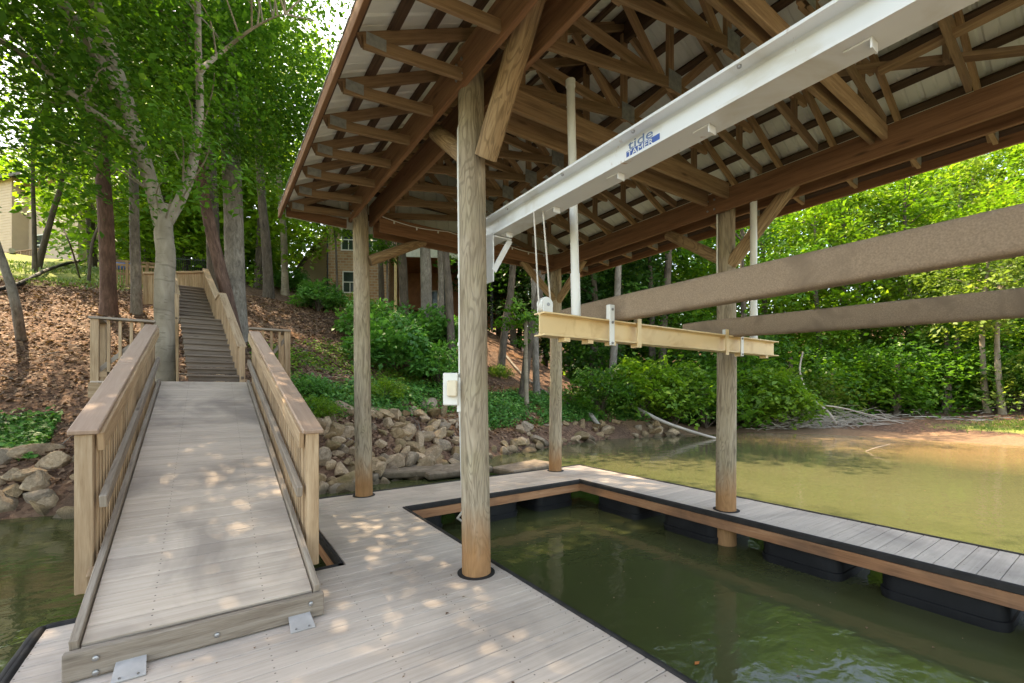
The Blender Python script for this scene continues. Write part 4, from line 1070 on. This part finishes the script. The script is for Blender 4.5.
for px, d, lab in ((1003,22.8,'pale grey leaning trunk at the far right beach'),(988,23.4,'second slim pale trunk left of the far right trunk')):
    b0 = at_dist(px, d)
    hubs = crown_hubs((b0.x-.5, b0.y+.5, b0.z+7.2), 2.4, 3.2, 50)
    tree(lab, b0, [([b0-Vector((0,0,.3)), up(b0,2)+XD*-.25, up(b0,4.5)+XD*-.3, up(b0,8)], .17, .06)], BARK_BEECH, LEAF_E, hubs, 55, .9, .24, None, 'beach_tree', .25, .04, 8)
# --- far woods as masses
def woodland(name, label, spots, leafm, size, per, nh, kind='woods'):
    hubs = []; e = MB()
    for (x, y, hh, rx, lowf) in spots:
        z = gz(x, y)
        hubs += crown_hubs((x, y, z+hh*(.5+lowf/2)), rx, hh*(.5-lowf/2)*1.05, nh, hollow=.55)
        e.tube([(x,y,z-.3),(x+R.uniform(-.3,.3),y,z+hh*.4),(x+R.uniform(-.4,.4),y,z+hh*.8)], [.24,.18,.08], 6, wob=.05)
    c = spots[0]; loc = (c[0], c[1], gz(c[0], c[1]))
    o = single(e, name, BARK_DARK, label, kind, loc, smooth=True); o['kind'] = 'stuff'
    pos, nrm, sz, rnd, head = sprays(hubs, 1.15, per, size, flat=.25)
    leaf_mesh('foliage', pos, nrm, sz, leafm, o, rnd=rnd, heading=head)
    return o
def spots(px0, px1, d0, d1, n, h0, h1, rx, low):
    out = []
    for k in range(n):
        px = px0+(px1-px0)*(k+R.random())/n; q = at_dist(px, R.uniform(d0, d1)); out.append((q.x, q.y, R.uniform(h0,h1), rx*R.uniform(.8,1.2), low))
    return out
woodland('far_woods', 'dense green woods filling the far side of the cove on the right', spots(570,1120,32,42,34,15,20,4.2,.02), LEAF_B, .36, 44, 95)
woodland('hill_woods', 'mass of sunlit green trees along the top of the left hill', spots(-60,85,36,46,9,12,16,4.0,.1)+spots(85,285,25,38,24,10,17,3.6,.0)+spots(335,480,50,56,5,13,18,4.0,.05), LEAF_B, .34, 46, 80)
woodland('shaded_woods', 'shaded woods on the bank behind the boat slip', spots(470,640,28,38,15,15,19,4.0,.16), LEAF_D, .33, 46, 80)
woodland('understory', 'tangle of pale and dark undergrowth along the far bank', spots(585,950,23.5,30,28,2.6,5.0,1.9,.0)+spots(930,1110,25,33,26,3.0,6.0,2.2,.0), LEAF_A, .24, 44, 34, 'undergrowth')
# --- ground cover, fallen leaves, lawn
def scatter(name, label, cat, fn, n, size, mat, lift_=.03, tilt=.5, kind='stuff', aspect=.6):
    P_, N_ = [], []
    while len(P_) < n:
        x, y = fn()
        z = gz(x, y); P_.append((x, y, z+abs(R.gauss(0, lift_))+.008)); N_.append((R.gauss(0,tilt)+0, R.gauss(0,tilt)-.35, 1))
    loc = P_[0]
    o = leaf_mesh(name, np.array(P_), np.array(N_), size*(.6+.8*NR.random(n)), mat, None, loc, aspect=aspect)
    return prop(o, label, cat, None, kind)
def band(x0, x1, d0, d1, clump=0):
    def f():
        while True:
            x = R.uniform(x0, x1); y = R.uniform(7, 30); d = shore_d(x, y)
            if d0 < d < d1 and (not clump or vnoise(x*1.3+5, y*1.3) > clump-.9+R.uniform(-.3,.3)): return x, y
    return f
scatter('fallen_leaves', 'brown dry leaf litter covering the bank', 'leaves', band(-11, 11, .6, 13.5), 42000, .115, LITTER, .02, .45)
scatter('ivy', 'low green ivy on the bank left of the gangway above the rocks', 'ivy', band(-7.5, -2.6, 1.15, 2.7, .15), 9500, .10, LEAF_C, .09, .5)
scatter('ground_cover', 'bright green ground cover above the far waterline', 'ground cover', band(7.2, 17, 1.0, 3.4, .35), 15000, .12, LEAF_C, .12, .5)
scatter('bank_cover', 'green ground cover spilling over the top of the rock heap behind the dock', 'ground cover', band(1.2, 7.4, 1.75, 3.6, .35), 7000, .12, LEAF_C, .12, .5)
scatter('weeds', 'sparse green weeds between shrubs on the bank behind the dock', 'weeds', band(1.0, 6.5, 2.3, 7, .75), 5000, .10, LEAF_B, .10, .5)
def lawnf():
    while True:
        x = R.uniform(-26, 0); y = R.uniform(20, 40); d = shore_d(x, y)
        if 12.2 < d < 22 and vnoise(x*.9, y*.9) > -.35: return x, y
P_, N_ = [], []
for _ in range(9000):
    x, y = lawnf(); P_.append((x, y, gz(x, y)+.05)); N_.append((R.gauss(0,1), -1+R.gauss(0,.6), .15))
o = leaf_mesh('grass', np.array(P_), np.array(N_), .22*(.5+.8*NR.random(9000)), GRASSM, None, P_[0], aspect=.22, heading=np.tile(np.array([[0,0,1.]]), (9000,1)))
prop(o, 'patchy sunlit grass at the top of the left hill', 'grass', None, 'stuff')
P_, N_ = [], []
for _ in range(2600):
    px = R.gauss(1015, 28); q = at_dist(px, R.gauss(20.3, .7))
    P_.append((q.x, q.y, q.z+.04)); N_.append((R.gauss(0,1), -1+R.gauss(0,.6), .15))
o = leaf_mesh('beach_grass', np.array(P_), np.array(N_), .13*(.4+.9*NR.random(2600)), GRASSM, None, P_[0], aspect=.25, heading=np.tile(np.array([[0,0,1.]]), (2600,1)))
prop(o, 'thin sunlit grass on the far right beach', 'grass', None, 'stuff')
# --- dead wood
def log(label, cat, pts, r0, r1, name, mat=DEADW):
    e = MB(); stem(e, pts, r0, r1, 9, .08, 5); return single(e, name, mat, label, cat, pts[0], smooth=True)
def gp(px, py, dz=.05): q = on_ground(px, py); q.z += dz; return q
log('long pale fallen branch sloping from the bank into the water', 'branch', [gp(618,404,.35), along(655,18.6,418), along(690,18.6,431), along(722,18.4,440)], .085, .05, 'fallen_branch')
log('short broken log on the rocks right of the far back piling', 'log', [gp(590,418,.15), gp(600,430,.1)], .11, .09, 'log')
log('thin dead limb lying on the red bank behind the slip', 'branch', [gp(500,352,.2), gp(525,380,.15), gp(555,400,.1), gp(578,408,.05)], .06, .04, 'fallen_limb', BARK_GREY)
log('leaning grey dead tree stem at the far left of the bank', 'dead tree', [gp(22,338,-.2), along(15,11.6,300), along(3,11.5,262), along(-12,11.4,220)], .12, .07, 'dead_tree', BARK_GREY)
log('brown cut log lying on the lawn in front of the beige house', 'log', [gp(12,253,.15), gp(30,251,.16), gp(46,247,.2)], .15, .12, 'cut_log')
log('dead sapling stick leaning above the drain pipe', 'stick', [gp(80,278,-.05), along(72,16.5,250), along(63,16.5,228)], .035, .02, 'dead_sapling', BARK_DARK)
log('black corrugated drain pipe snaking across the leaf litter', 'pipe', [gp(-20,296,.08), gp(20,286,.08), gp(48,272,.1), gp(74,264,.1), gp(98,262,.1), gp(128,268,.08)], .075, .07, 'drain_pipe', RUBBER)
snag = [along(803,23.0,352), along(800,23.0,372), along(809,22.6,395), along(828,22.0,412), along(836,22.0,424)]
log('bleached crooked dead branch rising from the brush pile', 'branch', snag[::-1], .07, .035, 'dead_branch')
log('pale dead branch crossing the brush pile to the right', 'branch', [along(790,22,380), along(806,21.8,402), along(842,21.5,408), along(905,21.6,424)], .05, .02, 'dead_branch')
log('thin forked stick poking out of the brown water', 'stick', [along(858,15.0,455), along(872,14.6,449), along(890,14.3,444)], .018, .008, 'water_stick')
log('second thin stick beside the forked one in the brown water', 'stick', [along(858,15.0,455), along(870,14.2,460), along(884,13.9,466)], .016, .008, 'water_stick')
e = MB()
for _ in range(420):
    c = at_dist(R.gauss(825,30), R.uniform(21.6,23.6)); c.z = max(c.z, WZ)+R.uniform(0,.9)*R.random()
    a = R.gauss(.2,.5); d_ = Vector((math.cos(a)*XD.x, math.cos(a)*XD.y, R.gauss(-.12,.25)))+FD*R.gauss(0,.4); l = R.uniform(.5,1.6)
    e.tube([c-d_*l/2, c+Vector((0,0,R.uniform(-.08,.1))), c+d_*l/2], [.012,.010,.004], 4, wob=.1)
o = single(e, 'brush_pile', DEADW, 'grey tangle of dead twigs at the water edge below the bushes', 'brush', at_dist(825,22)); o['kind'] = 'stuff'
e = MB()
for _ in range(80):
    c = at_dist(R.uniform(835,1010), R.uniform(21.5,27)); c.z = max(c.z, WZ)+.03
    a = R.gauss(.0,.35); d_ = XD*math.cos(a)+FD*math.sin(a); l = R.uniform(.4,2.0)
    e.tube([c-d_*l/2, c+Vector((0,0,.05)), c+d_*l/2], [.02,.018,.006], 4, wob=.1)
o = single(e, 'driftwood', DEADW, 'scattered driftwood sticks on the brown beach at the far right', 'driftwood', at_dist(900,24)); o['kind'] = 'stuff'
e = MB()
for _ in range(150):
    x = R.uniform(-9, 6); d = R.uniform(1.0, 12); y = 8.
    c = bank_point(x, d); a = R.uniform(0, 3.14); l = R.uniform(.2, .9); d_ = Vector((math.cos(a), math.sin(a), 0))
    p0, p1 = c-d_*l/2, c+d_*l/2; p0.z = gz(p0.x, p0.y)+.02; p1.z = gz(p1.x, p1.y)+.03; m_ = (p0+p1)/2+Vector((R.gauss(0,.04), R.gauss(0,.04), .03))
    e.tube([p0, m_, p1], [.012,.010,.004], 5, wob=.1)
o = single(e, 'twigs', BARK_GREY, 'small fallen twigs scattered over the leaf litter', 'twigs', Vector((-3,14,gz(-3,14)))); o['kind'] = 'stuff'
q = along(697, 2.05*FPX/274*1.0); q.z = WZ+.006
e = MB(); e.poly([q+Vector((-.03,0,0)), q+Vector((0,-.016,.002)), q+Vector((.035,0,.004)), q+Vector((0,.018,.003))])
single(e, 'floating_leaf', plain('orange_leaf', (.55,.16,.03), .6), 'small orange leaf floating on the slip water', 'leaf', q)
P_, N_ = [], []
for _ in range(260):
    f = R.random(); x = R.uniform(2.3, 5.3) if f < .7 else R.uniform(6.6, 14); y = R.uniform(-.5, 5.6) if f < .7 else R.uniform(2, 9)
    P_.append((x, y, WZ+.004)); N_.append((R.gauss(0,.03), R.gauss(0,.03), 1))
o = leaf_mesh('floating_debris', np.array(P_), np.array(N_), .022*(.4+1.3*NR.random(260)**2), LITTER, None, P_[0])
prop(o, 'scattered tiny leaves and specks floating on the lake', 'debris', None, 'stuff')
P_, N_ = [], []
for _ in range(170):
    x = R.uniform(-.85, 2.1); y = R.uniform(.3, 6.6)
    if x < .7 and y > 3.3: continue
    P_.append((x, y, .006)); N_.append((R.gauss(0,.12), R.gauss(0,.12), 1))
o = leaf_mesh('leaf_litter', np.array(P_), np.array(N_), .02*(.5+1.5*NR.random(len(P_))**3), LITTER, None, P_[0])
prop(o, 'few tiny dry leaf bits lying on the dock boards', 'debris', None, 'stuff')
# ------------------------------------------------------------------ houses
def brickmat(name, c0, c1, mort, sc_=1.0):
    m, nt, b = base(name); t = nd(nt, 'ShaderNodeTexBrick'); t.inputs['Scale'].default_value = 1/ .23*sc_*.5
    nt.links.new(uvs(nt), t.inputs['Vector']); t.inputs['Color1'].default_value = (*c0,1); t.inputs['Color2'].default_value = (*c1,1); t.inputs['Mortar'].default_value = (*mort,1)
    t.inputs['Mortar Size'].default_value = .03; nt.links.new(t.outputs[0], b.inputs['Base Color']); b.inputs['Roughness'].default_value = .9
    return m
BRICK = brickmat('tan_brick', (.34,.17,.085), (.46,.27,.15), (.44,.34,.25), .6)
GLASS = plain('window_glass', (.03,.045,.035), .08, 0, .3, 3)
def wall_frame(c, ux):
    """local frame: ux along the wall, out = towards the viewer"""
    ux = Vector(ux).normalized(); out = Vector((ux.y, -ux.x, 0)); return lambda u, o, z: Vector(c)+ux*u+out*o+Vector((0,0,z))
def block(e, T, u0, u1, o0, o1, z0, z1, mi=0):
    pts = [T(u,o,z) for z in (z0,z1) for u, o in ((u0,o0),(u1,o0),(u1,o1),(u0,o1))]
    i = len(e.v); e.v += pts; e.r += [.5]*8
    for f, (w_, h_) in (((0,3,2,1),(1,1)),((4,5,6,7),(1,1))): e.quad_uv([i+k for k in f], [(0,0),(1,0),(1,1),(0,1)], mi)
    for f in ((0,1,5,4),(1,2,6,5),(2,3,7,6),(3,0,4,7)):
        w_ = (pts[f[1]]-pts[f[0]]).length; h_ = z1-z0
        e.quad_uv([i+k for k in f], [(0,0),(w_,0),(w_,h_),(0,h_)], mi)
def house_window(T, u, z, w_, h_, parent, o=.02):
    e = MB(); f_ = .07
    for a in ((u,u+w_,z,z+f_),(u,u+w_,z+h_-f_,z+h_),(u,u+f_,z+f_,z+h_-f_),(u+w_-f_,u+w_,z+f_,z+h_-f_),(u+f_,u+w_-f_,z+h_/2-.03,z+h_/2+.03),(u+w_/2-.02,u+w_/2+.02,z+f_,z+h_/2-.03)):
        block(e, T, a[0], a[1], o, o+.06, a[2], a[3])
    fr = e.build('window', TRIM, parent)
    e = MB(); block(e, T, u+f_, u+w_-f_, o-.03, o+.02, z+f_, z+h_-f_); e.build('pane', GLASS, fr); return fr
# brick house: a gabled wing on the left, a two-storey brick front, a covered porch on the right
c = at_dist(326, 30); zb = c.z-1.0
bh = thing('brick_house', 'tan brick house with a covered cedar porch on top of the bank', 'house', (c.x,c.y,zb))
T = wall_frame((c.x,c.y,zb), XD*.95+FD*.1)
e = MB(); block(e, T, 0, 4.2, -7, 0, 0, 8.2); e.build('wall', BRICK, bh)
e = MB(); block(e, T, -2.6, -.02, -9, -2.5, 0, 3.6)
e.poly([T(-2.6,-2.5,3.6), T(-.02,-2.5,3.6), T(-.02,-2.5,7.2)]); e.build('wing_wall', BEIGE, bh)
e = MB(); e.beam(T(-2.95,-2.35,3.2), T(.3,-2.35,7.75), .5, .14, (0,0,1)); e.beam(T(-2.95,-5.5,3.2), T(.3,-5.5,7.75), 6.2, .1); e.build('roof', ROOFM, bh)
e = MB(); block(e, T, -.3, 4.5, -7.3, .35, 8.2, 8.4); 
for s in (0,): e.poly([T(-.3,.35,8.4), T(4.5,.35,8.4), T(4.5,-3.5,10.6), T(-.3,-3.5,10.6)]); e.poly([T(4.5,-7.3,8.4), T(-.3,-7.3,8.4), T(-.3,-3.5,10.6), T(4.5,-3.5,10.6)])
e.build('roof', ROOFM, bh)
e = MB(); e.tube([T(.12,.08,0), T(.12,.08,8.1)], .05, 8); e.build('downspout', BLACK, bh)
house_window(T, 1.0, 4.3, 1.0, 1.5, bh); house_window(T, 1.1, 1.4, 1.0, 1.5, bh); house_window(T, 2.6, 4.3, 1.0, 1.5, bh)
e = MB(); block(e, T, 4.22, 14.5, -6, -4, 0, 6.5); e.build('porch_wall', REDW, bh)
e = MB(); block(e, T, 4.22, 14.5, -4, .5, 3.95, 4.05); e.build('porch_ceiling', REDW, bh)
e = MB(); block(e, T, 4.22, 14.6, .5, .6, 3.85, 4.45); e.build('porch_fascia', TRIM, bh)
for u in (4.6, 7.9, 11.2, 14.3):
    e = MB(); block(e, T, u, u+.18, .2, .38, -1.0, 3.94); e.build('porch_post', BLACK if u > 5 else CREAM, bh)
e = MB(); k = 4.3
while k < 14.5: block(e, T, k, k+.03, .45, .48, 4.46, 5.4); k += .13
block(e, T, 4.22, 14.5, .43, .50, 5.4, 5.46); e.build('porch_railing', BLACK, bh)
house_window(T, 6, .6, 1.3, 2.0, bh, -3.98); house_window(T, 9.5, .6, 1.3, 2.0, bh, -3.98)
# beige house on the left
c = at_dist(78, 31); zb = c.z-.6
be_ = thing('beige_house', 'beige sided house behind the leaves at the top of the left lawn', 'house', (c.x,c.y,zb))
T = wall_frame((c.x,c.y,zb), XD*.9-FD*.25)
e = MB(); block(e, T, -5.2, 0, -7, 0, 0, 7.2); e.build('wall', BEIGE, be_)
e = MB(); block(e, T, -10.5, -5.22, -7, .9, 0, 7.25); 
k = 0
while k < 7.2: block(e, T, -10.5, -5.22, .9, .915, k, k+.012); k += .2
e.build('wing_wall', BEIGE, be_)
e = MB(); e.poly([T(-10.9,1.3,7.2), T(.5,1.3,7.2), T(.5,-3.2,9.8), T(-10.9,-3.2,9.8)]); e.poly([T(.5,-7.4,7.2), T(-10.9,-7.4,7.2), T(-10.9,-3.2,9.8), T(.5,-3.2,9.8)])
block(e, T, -10.9, .5, 1.3, 1.36, 7.02, 7.22); o = e.build('roof', ROOFM, be_)
house_window(T, -4.4, 1.8, 1.1, 1.5, be_); house_window(T, -9.5, 2.4, 1.3, 1.5, be_, .92)
e = MB(); k = -4.9
while k < -.6: block(e, T, k, k+.04, 1.6, 1.64, .55, 1.5); k += .16
block(e, T, -5, -.5, 1.57, 1.67, 1.5, 1.56); block(e, T, -5, -.5, .02, 1.66, .42, .54)
for u in (-4.95,-2.8,-.6): block(e, T, u, u+.1, 1.56, 1.66, -.6, 1.6)
e.build('deck_railing', TRUSW, be_)
# black fence above the stairs, wooden rail left of the beech
c0, c1 = at_dist(168, 25), at_dist(222, 25.5)
fe = thing('metal_fence', 'black metal picket fence above the top of the stairs', 'fence', c0)
e = MB(); n_ = 28
for k in range(n_): q = c0.lerp(c1, k/(n_-1)); e.beam((q.x,q.y,q.z-.1), (q.x,q.y,q.z+1.25), .025, .025, (0,1,0))
e.build('pickets', BLACK, fe)
e = MB(); 
for z in (.2, 1.1): e.beam(c0+Vector((0,0,z)), c1+Vector((0,0,z)), .03, .04)
e.build('rail', BLACK, fe)
c0, c1 = at_dist(106, 19.2), at_dist(168, 20.0); zt = c0.z+.55
wf = thing('wooden_fence', 'dark brown wooden railing behind the beech left of the stairs', 'railing', c0)
e = MB(); 
for z in (.5, .9, 1.05): e.beam((c0.x,c0.y,c0.z+z), (c1.x,c1.y,c1.z+z), .05, .10)
e.build('rail', TRUSW, wf)
for f_ in (0,.33,.66,1):
    q = c0.lerp(c1, f_); e = MB(); e.beam((q.x,q.y,q.z-.3), (q.x,q.y,q.z+1.1), .10, .10, (0,1,0)); e.build('post', TRUSW, wf)
e = MB()
for k in range(20): q = c0.lerp(c1, (k+.5)/20); e.beam((q.x,q.y,q.z+.05), (q.x,q.y,q.z+.88), .04, .04, (0,1,0))
e.build('baluster_row', TRUSW, wf)
e = MB(); c = at_dist(124, 24); u = XD
e.tube([c-u*.8+Vector((0,0,.25)), c-u*.4+Vector((0,0,.42)), c+u*.3+Vector((0,0,.40)), c+u*.8+Vector((0,0,.22))], [.12,.22,.22,.1], 10, wob=.12)
single(e, 'tarp_bundle', plain('blue_tarp', (.02,.10,.32), .5), 'small blue tarp bundle on the hilltop left of the beech', 'tarp', c, smooth=True)
